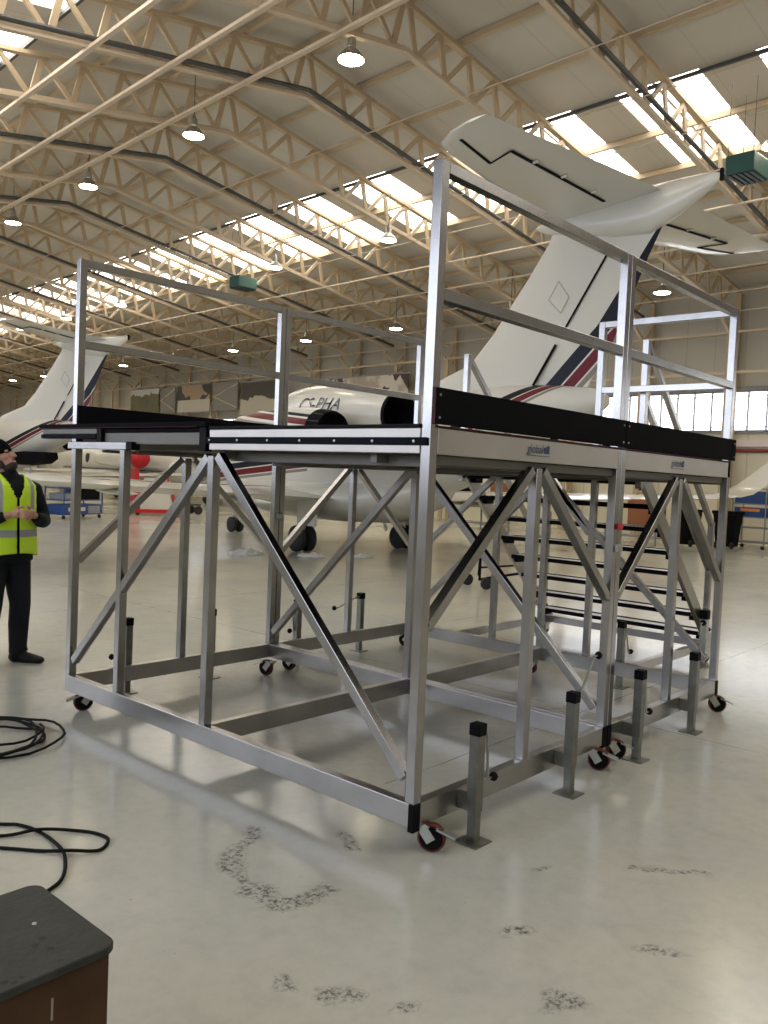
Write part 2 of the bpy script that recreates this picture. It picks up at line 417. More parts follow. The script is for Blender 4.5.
# wall columns with laced webs and Y brackets
def column(k):
    a_ = 11.5 + 2.95 * k
    t = bt('wall_column', '', 'column', BW - .65, a_, 0, 'laced columns along the long wall')
    MB().box(-.04, .04, -.09, .09, 0, 6.6).build('inner_flange', TRUSS, t)
    MB().box(.42, .50, -.09, .09, 0, 7.9).build('outer_flange', TRUSS, t)
    m = MB(); z = .3; s = 0
    while z < 6.4:
        a, b = (.03, .43) if s % 2 == 0 else (.43, .03)
        m.bar((a, 0, z), (b, 0, z + .42), .03, .05, (0, 1, 0)); z += .42; s += 1
    m.build('lacing', TRUSS2, t)
    m = MB(); m.bar((0, 0, 6.55), (-.75, 0, zb(15.4)-.05), .10, .09, (0, 1, 0)); m.bar((0, 0, 6.55), (.45, 0, zb(15.3)+.05), .08, .08, (0, 1, 0)); m.build('bracket', TRUSS2, t)
    return t
for k in range(-5, 21):
    t = column(k)
    t['label'] = 'laced cream column on the window wall, %s' % ('just right of the rail post at the right end of the platform' if k == 0 else '%s counted leftwards from the right end of the platform' % ORD[k] if k > 0 else 'beyond the right edge of the picture')
m = MB()
for z in (5.35, 6.6): m.bar((BW - .75, A0, z), (BW - .75, A1, z), .06, .08)
o = bobj(m, 'crane_rail', TRUSS2); tag(o, 'pair of cream rails running along the wall columns', 'rail')

# high bay lamps
def lamp_proto():
    t = bt('high_bay_lamp', '', 'lamp', 0, 0, 0, 'high bay lamps')
    MB().lathe((0, 0, .0), (0, 0, 1), [(0, .24), (.05, .225), (.14, .15), (.2, .09)], 24).build('shade', LAMPM, t, smooth=True)
    MB().lathe((0, 0, .012), (0, 0, -1), [(0, .001), (0, .12), (0, .222), (.02, .222), (.045, .12), (.05, .001)], 24).build('diffuser', LAMPG, t, smooth=True)
    MB().lathe((0, 0, .2), (0, 0, 1), [(0, .001), (0, .08), (.16, .08), (.18, .05), (.26, .03), (.26, .001)], 16).build('ballast', LAMPM, t, smooth=True)
    MB().tube([(0, 0, .45), (0, 0, 1.42)], .01, 6).build('hook', PIPE, t)
    return t
LP = []
LP += [(10.04, 11.56 + 5.22 * k, 9.0, 'ridge') for k in range(0, 11)]
LP += [(16.7, 6.7 + 5.3 * k, 8.3, 'skylight') for k in range(0, 11)]
LP += [(22.4, 11.9 + 5.35 * k, 7.2, 'wall') for k in range(0, 11)]
lp0 = None
for n_, (b_, a_, z_, row) in enumerate(LP):
    if lp0 is None: lp0 = lamp_proto(); t = lp0
    else: t = copy_tree(lp0)
    c_, s_ = math.cos(BR), math.sin(BR)
    t.location = (CAMP.x + b_ * c_ - a_ * s_, CAMP.y + b_ * s_ + a_ * c_, z_)
    kk = n_ % 11
    t['label'] = '%s lit high bay lamp in the row %s' % (ORD[kk] if kk else 'nearest', {'ridge': 'below the roof ridge', 'skylight': 'under the skylight band', 'wall': 'closest to the window wall'}[row])
# heaters
for (b_, a_, z_, lb) in ((16.1, 6.95, 7.6, 'dark green heater box hanging right above the big tail'), (15.9, 23.2, 7.55, 'small green heater box hanging above the left guard rail')):
    t = bt('unit_heater', lb, 'heater', b_, a_, z_); t.scale = (.85, .85, .85)
    MB().box(-.42, .42, -.32, .32, 0, .42).build('casing', GREEN, t, bevel=.02)
    m = MB()
    for q in range(5): m.box(-.4, .4, -.28 + q * .12, -.2 + q * .12, -.03, 0)
    m.build('grille', GREEND, t)
    m = MB()
    zt = zb(b_ - RG) - z_ + .8
    for x in (-.38, .38):
        for y in (-.28, .28): m.tube([(x, y, .4), (x, y, zt)], .008, 5)
    m.build('hanger_rods', PIPE, t)

# posters on the long wall
def poster(a0, a1, z0, z1, kind, lb):
    m = mat('poster_' + kind, (.5, .45, .35), .5); nt, ns, lk, bs = nodes(m)
    tc = ns.new('ShaderNodeTexCoord'); s = ns.new('ShaderNodeSeparateXYZ'); lk.new(tc.outputs['Object'], s.inputs[0]); y, z = s.outputs[1], s.outputs[2]
    h = z1 - z0; nz = noise(nt, tc.outputs['Object'], 1.6, 4)
    if kind == 'hills':
        q = mth(nt, 'ADD', z, mth(nt, 'MULTIPLY', nz, -.9))
        c = mixc(nt, mth(nt, 'GREATER_THAN', q, h * .78 - .45), mixc(nt, nz, (.07, .08, .04), (.18, .15, .08)), (.5, .5, .48))
    elif kind == 'boxes':
        c = mixc(nt, mth(nt, 'GREATER_THAN', z, h * .45), (.5, .47, .40), mixc(nt, mth(nt, 'GREATER_THAN', noise(nt, tc.outputs['Object'], 1.1, 1), .5), (.36, .25, .16), (.03, .03, .035)))
    elif kind == 'workshop':
        c = mixc(nt, mth(nt, 'GREATER_THAN', mth(nt, 'ADD', z, nz), h * .55 + .4), (.48, .45, .36), (.05, .045, .04))
    else:
        c = mixc(nt, ramp(nt, noise(nt, tc.outputs['Object'], 1.3, 3), .42, .58), (.42, .34, .28), (.62, .58, .52))
        c = mixc(nt, mth(nt, 'GREATER_THAN', noise(nt, tc.outputs['Object'], .9, 2), .56), c, (.06, .03, .025))
    lk.new(c, bs.inputs['Base Color'])
    t = bt('wall_poster', lb, 'poster', BW - .92, (a0 + a1) / 2, z0)
    g = (a1 - a0) / 2
    MB().box(-.01, .01, -g, g, 0, h).build('print', m, t)
    f = MB(); f.box(-.02, .03, -g - .05, g + .05, h, h + .06); f.box(-.02, .03, -g - .05, g + .05, -.06, 0); f.build('frame', MULL, t)
poster(46.2, 49.7, 4.9, 6.4, 'hills', 'long poster of dark green hills hung high on the back wall')
poster(40.6, 44.0, 4.9, 6.4, 'boxes', 'poster of brown boxes hung high on the back wall')
poster(34.3, 37.6, 4.6, 6.3, 'workshop', 'dark topped cream poster hung right of the boxes poster')
poster(25.2, 30.4, 4.6, 6.1, 'sails', 'pale and brown banner hung above the white engine pod')
for k_, (a0, a1) in enumerate(((37.9, 40.3), (44.3, 46.0))):
    t = bt('shutter_panel', 'grey recessed panel between the posters, %s' % ('right one' if k_ == 0 else 'left one'), 'panel', BW - .90, (a0 + a1) / 2, 4.9)
    MB().box(-.02, .02, -(a1 - a0) / 2, (a1 - a0) / 2, 0, 1.5).build('sheet', mat('panel_grey', (.22, .21, .19), .6), t)
    m = MB(); m.bar((-.04, -(a1 - a0) / 2, .1), (-.04, (a1 - a0) / 2, .8), .03, .05); m.bar((-.04, -(a1 - a0) / 2, 1.4), (-.04, (a1 - a0) / 2, .7), .03, .05); m.build('brace', TRUSS2, t)
#PART2
# ------------------------------------------------------------------ the work platform  (x = depth v, y = width u)
U0, U1, U2, UM = 0., 1.465, 2.92, 2.34
V0, VS, V1 = 0., 1.755, 3.5
ZB, ZBb, ZF, ZD, ZT, ZM = .222, .117, 1.708, 1.83, 2.92, 2.40
PS = .05
PO = V((1.75, 1.5, 0))
plat = thing('work_platform', 'large aluminium access platform with guard rails, black toe boards and diagonal braces', 'platform', PO)
def pp(mb, name, m, bevel=.003, smooth=False, parent=None, label=None):
    o = mb.build(name, m, parent or plat, PO, smooth, bevel)
    if label: o['label'] = label
    return o
def post(x, y, z0, z1, m=ALU, name='post'):   # x,y lower corner
    return pp(MB().box(x, x + PS, y, y + PS, z0, z1), name, m)
# base beams along y (width) and x (depth)
def beamy(x, y0, y1): return pp(MB().box(x, x + PS, y0, y1, ZBb, ZB), 'base_beam', ALU2)
def beamx(y, x0, x1): return pp(MB().box(x0, x1, y, y + PS, ZBb, ZB), 'base_beam', ALU2)
YE = 2.98
for x in (0, VS - PS, VS + .006, V1 - PS): beamy(x, 0, YE)
for y in (0, U1 - .0, U2):
    beamx(y, PS, VS - PS); beamx(y, VS + PS + .006, V1 - PS)
# posts : four corners of each module, rail posts run full height on the two long sides
for y in (U0, U2):
    yo = y
    for x in (V0, VS - PS, VS + .006, V1 - PS):
        post(x, yo, ZB, ZT)
for x in (V0, VS - PS, VS + .006, V1 - PS): post(x, U1, ZB, ZF - .03)
post(V0, UM, ZB, 1.70); post(V1 - PS, 1.95, ZB, ZF - .03)
for y in (U0, U2):
    for x in (.852, 2.605): post(x, y, ZB, ZF - .03, name='middle_post')
# black end caps
for (x, y) in ((-.004, -.004), (VS - PS, -.004), (VS + .006, -.004), (V1 - PS + .004, -.004)):
    pp(MB().box(x, x + PS, y, y + .03, ZBb - .015, ZB), 'end_cap', BLKP)
# diagonals in the cross planes
def diag(p0, p1, w=.045, h=PS, up=(0, 0, 1)): return pp(MB().bar(p0, p1, w, h, up), 'diagonal_brace', ALU)
for x in (V0 + PS / 2, VS - PS / 2, V1 - PS / 2):
    if x > 3: diag((x, U1 - .02, 1.62), (x, .09, .36))
    else: diag((x, U1 - .02, 1.68), (x, .07, .32))
    diag((x, U1 + .06, 1.67), (x, U2 - .02, .32))
# V knee braces on the long sides
for y in (U0 + PS / 2, U2 + PS / 2):
    for xc, xa, xb in ((.877, V0, VS - PS), (2.63, VS + .006, V1 - PS)):
        diag((xc - .05, y, 1.67), (xa + PS + .0, y, .97), up=(0, 1, 0)); diag((xc + .05, y, 1.67), (xb, y, .97), up=(0, 1, 0))
# deck
pp(MB().box(.012, V1 - .012, .012, 2.96, ZD - .028, ZD - .004), 'deck_board', PLY)
# front fascia, near half: light extrusion with a black bumper strip and screws
pp(MB().box(-.004, .02, .052, 1.50, ZF, ZD - .014), 'front_fascia', FASC, label='pale aluminium fascia of the front edge')
pp(MB().box(-.012, -.004, .012, 1.52, 1.742, 1.776), 'bumper_strip', RUB)
pp(MB().box(-.012, .012, .052, 1.50, ZD - .013, ZD + .002), 'edge_trim', BLKP)
for k in range(7):
    y = .08 + .235 * k
    pp(MB().lathe((-.012, y, 1.759), (-1, 0, 0), [(0, .007), (.003, .006), (.004, .0005)], 10), 'screw', STEEL, 0)
pp(MB().box(-.006, .04, 1.53, 1.59, 1.70, ZD), 'slide_block', BLKP)
pp(MB().box(.02, .05, 1.59, 2.60, 1.735, 1.815), 'front_fascia', BEIGE)
# pull-out leaf on the far left corner
leaf = pp(MB().box(-.02, .75, 1.52, 3.38, 1.832, 1.858), 'pull_out_leaf', PLY)
pp(MB().box(-.02, -.008, 1.6, 3.38, 1.829, 1.834), 'leaf_edge', PLYE)
pp(MB().box(-.004, .03, 2.66, 3.36, 1.795, 1.83), 'leaf_runner', BEIGE)
pp(MB().box(-.012, .04, 2.66, 3.37, 1.765, 1.793), 'leaf_bumper', RUB)
pp(MB().box(-.006, .04, 2.60, 2.655, 1.745, 1.83), 'slide_block', BLKP)
pp(MB().box(-.01, .05, 2.31, 3.005, 1.70, 1.745), 'leaf_frame', ALU)
pp(MB().box(-.008, .05, 2.25, 2.308, 1.70, 1.748), 'slide_block', BLKP)
pp(MB().box(.30, .35, 1.52, 2.97, 1.71, 1.75), 'joist', BEIGE)
# side fascias along the right face + logos
for x0, x1 in ((.052, VS - PS), (VS + .058, V1 - PS)):
    pp(MB().box(x0, x1, -.002, .025, ZF, ZD - .012), 'side_fascia', FASC)
    pp(MB().box(x0, x1, 2.95, 2.975, ZF, ZD - .012), 'side_fascia', FASC)
pp(MB().box(.03, .75, -.004, .03, ZD - .012, ZD - .001), 'edge_trim', PLYE); pp(MB().box(.75, V1, -.004, .03, ZD - .012, ZD - .001), 'edge_trim', PLYE)
pp(MB().box(V1 - .02, V1 + .004, .0, 2.97, ZF, ZD - .004), 'rear_fascia', FASC)
pp(MB().box(V1 - PS, V1, 0, PS, ZF, ZD), 'corner_block', ALU)
# under-deck joists and perimeter frame
for x in (.14, VS - .09, VS + .06, V1 - .09): pp(MB().box(x, x + .045, .05, 2.92 if x > .2 else 1.5, 1.655, ZF - .002), 'joist', BEIGE)
for x in (.45, 1.25, 2.2, 3.05): pp(MB().box(x, x + .04, .05, 2.92, 1.71, ZD - .03), 'joist', BEIGE)
for y in (.03, .35, U1 - .02, 2.5, 2.905): pp(MB().box(.06 if y < 2 else .2, V1 - .06, y, y + .04, 1.685 if y > 2 else 1.665, ZF - .003), 'joist', BEIGE)
# toe boards
for x0, x1 in ((0.0, VS), (VS + .004, V1 + .03)):
    o = pp(MB().box(x0, x1, -.020, -.002, ZD + .003, 1.985), 'toe_board', PLY)
    for x in (x0 + .03, x1 - .03):
        for z in (ZD + .03, 1.955): pp(MB().lathe((x, -.020, z), (0, -1, 0), [(0, .006), (.003, .005), (.004, .0005)], 8), 'screw', STEEL, 0)
    pp(MB().box(x0, x1, 2.90, 2.918, ZD + .003, 1.98), 'toe_board', PLY)
pp(MB().box(-.0015, .0, -.020, -.002, ZD + .003, 1.985), 'board_end', PLYE)
pp(MB().box(V1 - .05, V1 - .032, -.02, 1.0, ZD + .003, 1.98), 'toe_board', PLY)
# rails
for y in (U0, U2):
    for x0, x1 in ((PS, VS - PS), (VS + .056, V1 - PS)):
        for z in (ZT - PS, ZM - PS): pp(MB().box(x0, x1, y + .001, y + PS - .001, z, z + PS), 'guard_rail', ALU)
for z in (ZT - PS, ZM - PS): pp(MB().box(V1 - PS + .001, V1 - .001, PS, 1.03, z, z + PS), 'guard_rail', ALU)
post(V1 - PS, 1.03, ZB, ZT)
diag((V1 - PS / 2, U1, 1.67), (V1 - PS / 2, 1.08, 1.22)); diag((V1 - PS / 2, 2.0, 1.67), (V1 - PS / 2, U2, .85))
# logo decals on the side fascia
def logo(x0, s):
    me = text_mesh('global', .062 * s, .1)
    mb = MB(); mb.add([(x0 + v.co.x, -.0045, 1.752 + v.co.y) for v in me.vertices], [tuple(p.vertices) for p in me.polygons])
    wd = max(v.co.x for v in me.vertices)
    g = MB()
    for q in range(3):
        c = x0 + wd + .010 + q * .017
        g.box(c, c + .015, -.0045, -.003, 1.752, 1.752 + .030 + .006 * q)
    g.box(x0, x0 + wd + .06, -.0045, -.003, 1.738, 1.741)
    o = pp(mb, 'logo_lettering', LOGO, 0); pp(g, 'logo_emblem', LOGO, 0)
logo(.745, 1.); logo(2.44, 1.)
# locking clasps on the seam
pp(MB().lathe((VS - .012, -.003, 1.38), (0, -1, 0), [(0, .018), (.012, .018), (.013, .001)], 14), 'locking_knob', REDP, 0)
pp(MB().lathe((VS + .020, -.003, 1.38), (0, -1, 0), [(0, .018), (.012, .018), (.013, .001)], 14), 'locking_knob', REDP, 0)
pp(MB().box(VS - .03, VS + .035, -.02, -.001, 1.235, 1.275), 'latch', STEEL)
pp(MB().box(VS - .03, VS + .035, U2 - .02, U2, 1.235, 1.275), 'latch', STEEL)

# casters
def caster(x, y, ang, brake=True):
    z = .062; c, s = math.cos(ang), math.sin(ang); x += .045 * c; y += .045 * s
    f = lambda a, b, h: V((x + a * c - b * s, y + a * s + b * c, h))
    ax = V((-s, c, 0))
    fk = MB()
    for b in (-.026, .026):
        fk.bar(f(.0, b, z - .012), f(-.045, b, ZBb - .004), .003, .044, ax.cross(V((0, 0, 1))))
    top = [f(-.08, -.03, 0), f(-.01, -.03, 0), f(-.01, .03, 0), f(-.08, .03, 0)]
    fk.rings([[V((p.x, p.y, h)) for p in top] for h in (ZBb - .008, ZBb - .001)])
    fork = pp(fk, 'caster', STEEL, .001)
    wh = MB().lathe((x, y, z), ax, [(-.018, .001), (-.018, .042), (-.02, .056), (-.012, .062), (.012, .062), (.02, .056), (.018, .042), (.018, .001)], 28).build('wheel', REDW, fork, PO, True)
    MB().lathe((x, y, z), ax, [(-.021, .001), (-.021, .051), (.021, .051), (.021, .001)], 24).build('hub', BLKP, fork, PO, True)
    if brake:
        br = MB(); br.bar(f(.02, 0, .104), f(.105, 0, .072), .05, .008); br.bar(f(-.03, .0, .108), f(.03, 0, .104), .04, .012); br.build('brake_pedal', STEEL, fork, PO)
    return fork
for x, y, a in ((.09, .02, R_(-60)), (VS - .14, .02, R_(-65)), (VS + .08, .02, R_(-35)), (V1 - .06, .02, R_(-60)),
                (.10, 2.82, R_(160)), (VS - .13, 2.80, R_(100)), (VS + .13, 2.82, R_(100)), (V1 - .08, 2.88, R_(100)), (V1 - .1, 1.48, R_(100))):
    caster(x, y, a)
# screw jacks
def jack(x, y, s, crank, ang=0., axis='x'):
    # s=-1 : outside the right face, +1 outside the left face ; axis 'y' for the rear
    b = pp(MB().box(x - .026, x + .026, y - .026, y + .026, .14, .53), 'screw_jack', JACKM, .003)
    MB().box(x - .021, x + .021, y - .021, y + .021, .005, .14).build('inner_leg', JACKM, b, PO)
    MB().box(x - .06, x + .06, y - .06, y + .06, 0, .007).build('foot_plate', JACKM, b, PO)
    MB().box(x - .029, x + .029, y - .029, y + .029, .482, .536).build('head_cap', BLKP, b, PO, bevel=.004)
    if axis == 'x': MB().box(x - .012, x + .012, *sorted((y - s * .026, (-.002 if s < 0 else 2.972))), .135, .21).build('bracket', JACKM, b, PO)
    else: MB().box(x - .036, x - .03, y - .05, y + .05, .13, .215).build('bracket', JACKM, b, PO)
    # crank: side arm then handle and ball; crank = direction angle of the arm in the x-z plane
    px, pz = x + (.07 if s < 0 else -.07), .50
    ex, ez = px + .23 * math.cos(crank), pz + .23 * math.sin(crank)
    m = MB().tube([(x, y, pz), (px - .01 * (1 if s < 0 else -1), y, pz), (px, y, pz + .005 * math.sin(crank)), (ex, y + s * .012, ez), (ex + (.045 if s < 0 else -.045), y + s * .012, ez)], .0065, 8)
    m.build('crank', STEEL, b, PO, True)
    bx = ex + (.045 if s < 0 else -.045)
    MB().lathe((bx, y + s * .012, ez - .022), (0, 0, 1), [(0, .001), (.006, .014), (.022, .022), (.038, .014), (.044, .001)], 14).build('knob', BLKP, b, PO, True)
jack(.32, -.09, -1, R_(-88)); jack(1.17, -.09, -1, R_(60)); jack(1.97, -.09, -1, R_(-88)); jack(2.80, -.09, -1, R_(100))
jack(.50, 3.045, 1, R_(-90)); jack(1.22, 3.045, 1, R_(-70)); jack(2.12, 3.045, 1, R_(-80)); jack(2.90, 3.045, 1, R_(200))
jack(3.57, .80, -1, R_(-80), axis='y')

# ------------------------------------------------------------------ staircase at the back of the platform
SO = V((4.4, 1.6, 0))
st = thing('staircase', 'aluminium stairs with black-edged treads rising to the back of the platform', 'stairs', SO)
YR, YL = .72, 2.45
def sp(mb, name, m, bevel=.003, parent=None): return mb.build(name, m, parent or st, SO, False, bevel)
for y in (YR, YL):
    sp(MB().bar((3.56, y, 1.76), (5.30, y, .14), .04, .12), 'stringer', ALU2)
    sp(MB().box(3.54, 3.59, y - .025, y + .025, 1.6, 2.77), 'handrail_post', ALU)
    sp(MB().box(5.12, 5.17, y - .025, y + .025, .2, 1.32), 'handrail_post', ALU)
    sp(MB().bar((3.58, y, 2.74), (5.16, y, 1.28), .045, .045), 'handrail', ALU)
    sp(MB().bar((3.58, y, 2.30), (5.16, y, .86), .045, .045), 'knee_rail', ALU)
    sp(MB().box(3.56, 5.25, y - .025, y + .025, .13, .2), 'base_beam', ALU2)
sp(MB().box(5.2, 5.25, YR, YL, .13, .2), 'base_beam', ALU2)
for k in range(8):
    z = .30 + .195 * k; x = 5.14 - .2 * k
    t_ = sp(MB().box(x - .11, x + .11, YR + .02, YL - .02, z - .03, z), 'tread', ALU2, .002)
    MB().box(x + .06, x + .115, YR + .022, YL - .022, z - .002, z + .004).build('nosing', RUB, t_, SO)
    MB().box(x - .115, x - .108, YR + .022, YL - .022, z - .034, z + .004).build('rear_edge', RUB, t_, SO)
    for y in (YR + .02, YL - .06): MB().box(x - .05, x + .07, y, y + .04, z - .075, z - .03).build('end_bracket', BLKP, t_, SO)
for y in (YR, YL):
    b = sp(MB().box(4.93, 4.99, y - .09, y - .03, .12, .50) if y < 1 else MB().box(4.93, 4.99, y + .03, y + .09, .12, .50), 'screw_jack', STEEL)
    yy = y - .06 if y < 1 else y + .06
    MB().box(4.925, 4.995, yy - .035, yy + .035, .44, .52).build('head_cap', BLKP, b, SO)
    MB().box(4.94, 4.98, yy - .02, yy + .02, 0.005, .13).build('inner_leg', JACKM, b, SO)
    MB().box(4.90, 5.02, yy - .06, yy + .06, 0, .007).build('foot_plate', JACKM, b, SO)
    MB().tube([(4.99, yy, .48), (5.03, yy, .48), (5.03, yy, .33), (5.08, yy, .33)], .006, 6).build('crank', STEEL, b, SO)
    MB().lathe((5.08, yy, .31), (0, 0, 1), [(0, .001), (.02, .022), (.04, .001)], 10).build('knob', BLKP, b, SO, True)
    f_ = sp(MB().box(5.15, 5.25, y - .03, y + .03, .115, .13), 'caster', STEEL)
    MB().lathe((5.2, y, .056), (0, 1, 0), [(-.018, .001), (-.018, .05), (0, .056), (.018, .05), (.018, .001)], 24).build('wheel', REDW, f_, SO, True)
    MB().box(5.165, 5.235, y - .025, y - .02, .05, .125).build('fork', STEEL, f_, SO); MB().box(5.165, 5.235, y + .02, y + .025, .05, .125).build('fork', STEEL, f_, SO)

# ------------------------------------------------------------------ jets
def airfoil(xl, xt, th, n=9):
    """points (x, t) around a symmetric section from xl (leading, larger x) to xt"""
    c = xl - xt; up = []
    for k in range(n):
        s = .5 - .5 * math.cos(PI * k / (n - 1))
        t = 5 * (.2969 * math.sqrt(s) - .126 * s - .3516 * s * s + .2843 * s ** 3 - .1015 * s ** 4) * th
        up.append((xl - s * c, t))
    return up + [(x, -t) for x, t in reversed(up[1:-1])]
def ell(x, yc, zc, ry, rz, n=32, pw=1.):
    return [(x, yc + ry * math.cos(2 * PI * k / n), zc + rz * math.sin(2 * PI * k / n)) for k in range(n)]
def make_jet(loc, hd, label):
    t = thing('business_jet', label, 'aeroplane', (loc[0], loc[1], 0), R_(90 - hd), 'white business jets with swept T tails')
    FR = [(-6.3, 2.98, .10, .10), (-6.1, 2.97, .22, .22), (-5.4, 2.90, .38, .38), (-4.4, 2.70, .62, .64), (-3.2, 2.38, .85, .90), (-2, 2.08, .97, .98), (-.8, 1.88, 1.0, .99), (.4, 1.82, 1.0, .98), (3, 1.80, 1.0, .97), (4.2, 1.76, .96, .92), (5.2, 1.66, .8, .76), (5.9, 1.52, .58, .54), (6.4, 1.42, .36, .34), (6.75, 1.34, .06, .06)]
    fu = MB(); fu.rings([ell(x, 0, zc, ry, rz, 36) for x, zc, ry, rz in FR]); f = fu.build('fuselage', FUSM, t, smooth=True)
    for s in (1, -1):
        for k in range(4):
            x = .9 + k * .8
            m = MB(); m.rings([[(x + .17 * math.cos(q), s * (.965 + .012 * d), 2.12 + .19 * math.sin(q)) for q in [2 * PI * j / 16 for j in range(16)]] for d in (-8, 1)])
            m.build('cabin_window', GLASS, f)
        m = MB(); m.rings([[(4.5, s * .80, 2.05), (5.35, s * .62, 1.88), (5.45, s * .30, 2.14), (4.7, s * .50, 2.40)], [(4.5, s * .93, 2.1), (5.4, s * .76, 1.92), (5.5, s * .34, 2.26), (4.7, s * .54, 2.56)]]); m.build('windscreen', GLASS, f)
    # belly fairing
    m = MB(); m.rings([ell(x, 0, zc, ry, rz, 32) for x, zc, ry, rz in [(-3.0, 1.55, .1, .05), (-2.2, 1.30, .75, .34), (-1.2, 1.15, 1.15, .48), (.2, 1.10, 1.25, .50), (2.5, 1.10, 1.25, .50), (3.6, 1.2, 1.0, .36), (4.6, 1.3, .4, .15)]]); m.build('belly_fairing', WHITE, t, smooth=True)
    # fin
    rows = [(2.6, -1.5, -5.6, .36), (3.1, -1.8, -5.85, .33), (3.4, -2.1, -6.02, .31), (3.58, -2.6, -6.16, .30), (3.78, -3.25, -6.30, .27), (4.25, -3.76, -6.52, .23), (5.19, -4.57, -6.94, .19), (5.75, -5.01, -7.22, .17), (5.98, -5.05, -7.4, .15)]
    m = MB(); m.rings([[(x, y, z) for x, y in airfoil(xl, xt, th)] for z, xl, xt, th in rows]); fin = m.build('fin', FINM, t, smooth=True)
    # rudder hinge gap, two parts, and panel outline
    def finline(p0, p1, w, off=.0):
        m = MB()
        for s in (1, -1):
            m.bar((p0[0], s * p0[2], p0[1]), (p1[0], s * p1[2], p1[1]), .01, w, (1, 0, 0))
        return m
    finline((-4.89, 3.29, .135), (-5.33, 3.95, .125), .05).build('rudder_gap', DARK, fin)
    finline((-5.45, 4.15, .105), (-6.22, 5.3, .078), .035).build('rudder_gap', DARK, fin)
    pn = MB(); q = [(-5.11, 4.72), (-5.30, 5.01), (-5.53, 4.72), (-5.38, 4.47)]
    for s in (1, -1):
        for a, b in zip(q, q[1:] + q[:1]): pn.bar((a[0], s * .104, a[1]), (b[0], s * .104, b[1]), .008, .012, (1, 0, 0))
    pn.build('access_panel', mat('panel_line', (.45, .44, .42), .5), fin)
    # bullet
    m = MB(); m.rings([ell(x, 0, z, ry, rz, 24) for x, z, ry, rz in [(-4.7, 6.0, .03, .03), (-4.95, 5.98, .12, .12), (-5.5, 5.93, .18, .22), (-6.3, 5.87, .22, .32), (-6.95, 5.86, .21, .36), (-7.4, 5.96, .15, .26), (-7.95, 6.10, .06, .10), (-8.05, 6.12, .02, .03)]]); m.build('tail_bullet', WHITE, t, smooth=True)
    MB().box(-8.07, -8.03, -.03, .03, 6.05, 6.22).build('tail_light', DARK, t)
    # tailplane
    def plane(name, sg, st_):
        m = MB(); m.rings([[(x, sg * y, z + tt) for x, tt in airfoil(xl, xt, th)] for y, xl, xt, th, z in st_]); return m
    for sg in (1, -1):
        m = plane('s', sg, [(.05, -5.0, -7.18, .18, 6.08), (1.6, -5.35, -7.15, .15, 6.08), (3.3, -5.86, -7.08, .10, 6.08), (3.62, -6.02, -7.08, .08, 6.08), (3.78, -6.35, -7.08, .05, 6.08), (3.86, -6.7, -7.08, .03, 6.08)])
        tp = m.build('tailplane', WHITE, t, smooth=True)
        m = MB(); m.bar((-6.38, sg * .45, 6.005), (-6.62, sg * 2.89, 6.025), .05, .012); m.bar((-6.62, sg * 2.89, 6.025), (-6.14, sg * 2.77, 6.015), .02, .012); m.bar((-6.14, sg * 2.77, 6.015), (-6.38, sg * 3.6, 6.035), .045, .012)
        m.build('elevator_gap', DARK, tp)
        for y in (.9, 1.7, 2.4): m = MB(); m.bar((-6.40 - y * .08, sg * y, 6.01), (-6.50 - y * .08, sg * y, 6.01), .03, .03); m.build('hinge_fairing', WHITE, tp)
    # wings
    for sg in (1, -1):
        m = plane('w', sg, [(.6, 3.5, -.6, .42, 1.12), (1.3, 3.0, -.75, .36, 1.13), (4.0, 1.3, -1.15, .25, 1.22), (9.2, -2.0, -3.2, .12, 1.42), (10.1, -2.5, -3.55, .09, 1.50)])
        wg = m.build('wing', WHITE, t, smooth=True)
        m = MB(); m.rings([[(x, sg * (y + tt * .8), z + tt * .3) for x, tt in airfoil(xl, xt, th)] for y, z, xl, xt, th in [(10.08, 1.49, -2.5, -3.55, .09), (10.45, 1.58, -2.75, -3.7, .08), (10.72, 1.82, -3.1, -3.9, .06), (10.95, 2.5, -3.85, -4.35, .04)]]); m.build('winglet', WHITE, t, smooth=True)
        m = MB(); m.bar((.02, sg * 1.8, 1.325), (-1.55, sg * 7.2, 1.39), .03, .008); m.build('flap_gap', DARK, wg)
        MB().rings([ell(x, sg * 3.2, 1.06, r, r * .8, 12) for x, r in ((.4, .02), (-.3, .08), (-1.2, .06), (-1.6, .01))]).build('flap_track_fairing', WHITE, wg, smooth=True); MB().rings([ell(x, sg * 6., 1.19, r, r * .8, 12) for x, r in ((-.6, .02), (-1.1, .07), (-1.9, .05), (-2.2, .01))]).build('flap_track_fairing', WHITE, wg, smooth=True)
    # engines
    for sg in (1, -1):
        n = MB(); NR = [(-.42, .40), (-.34, .47), (-.42, .53), (-.75, .60), (-1.3, .64), (-2.0, .62), (-2.8, .53), (-3.5, .41)]
        yc, zc = 1.95, 2.66
        n.rings([ell(x, sg * yc, zc, r, r, 30) for x, r in NR], cap=False); e = n.build('engine_pod', WHITE, t, smooth=True)
        MB().rings([ell(x, sg * yc, zc, r, r, 30) for x, r in ((-.41, .40), (-.9, .36), (-.95, .01))], cap=False).build('intake', DARK, e, smooth=True)
        MB().rings([ell(x, sg * yc, zc, r, r, 30) for x, r in ((-3.5, .41), (-3.56, .395), (-3.55, .375), (-3.4, .36), (-3.0, .3), (-2.98, .01))], cap=False).build('exhaust', DARK, e, smooth=True)
        m = MB(); m.rings([[(x, y, 2.62 + tt) for x, tt in airfoil(-.8, -3.0, .28)] for y in (sg * .7, sg * 1.4)]); m.build('pylon', WHITE, t, smooth=True)
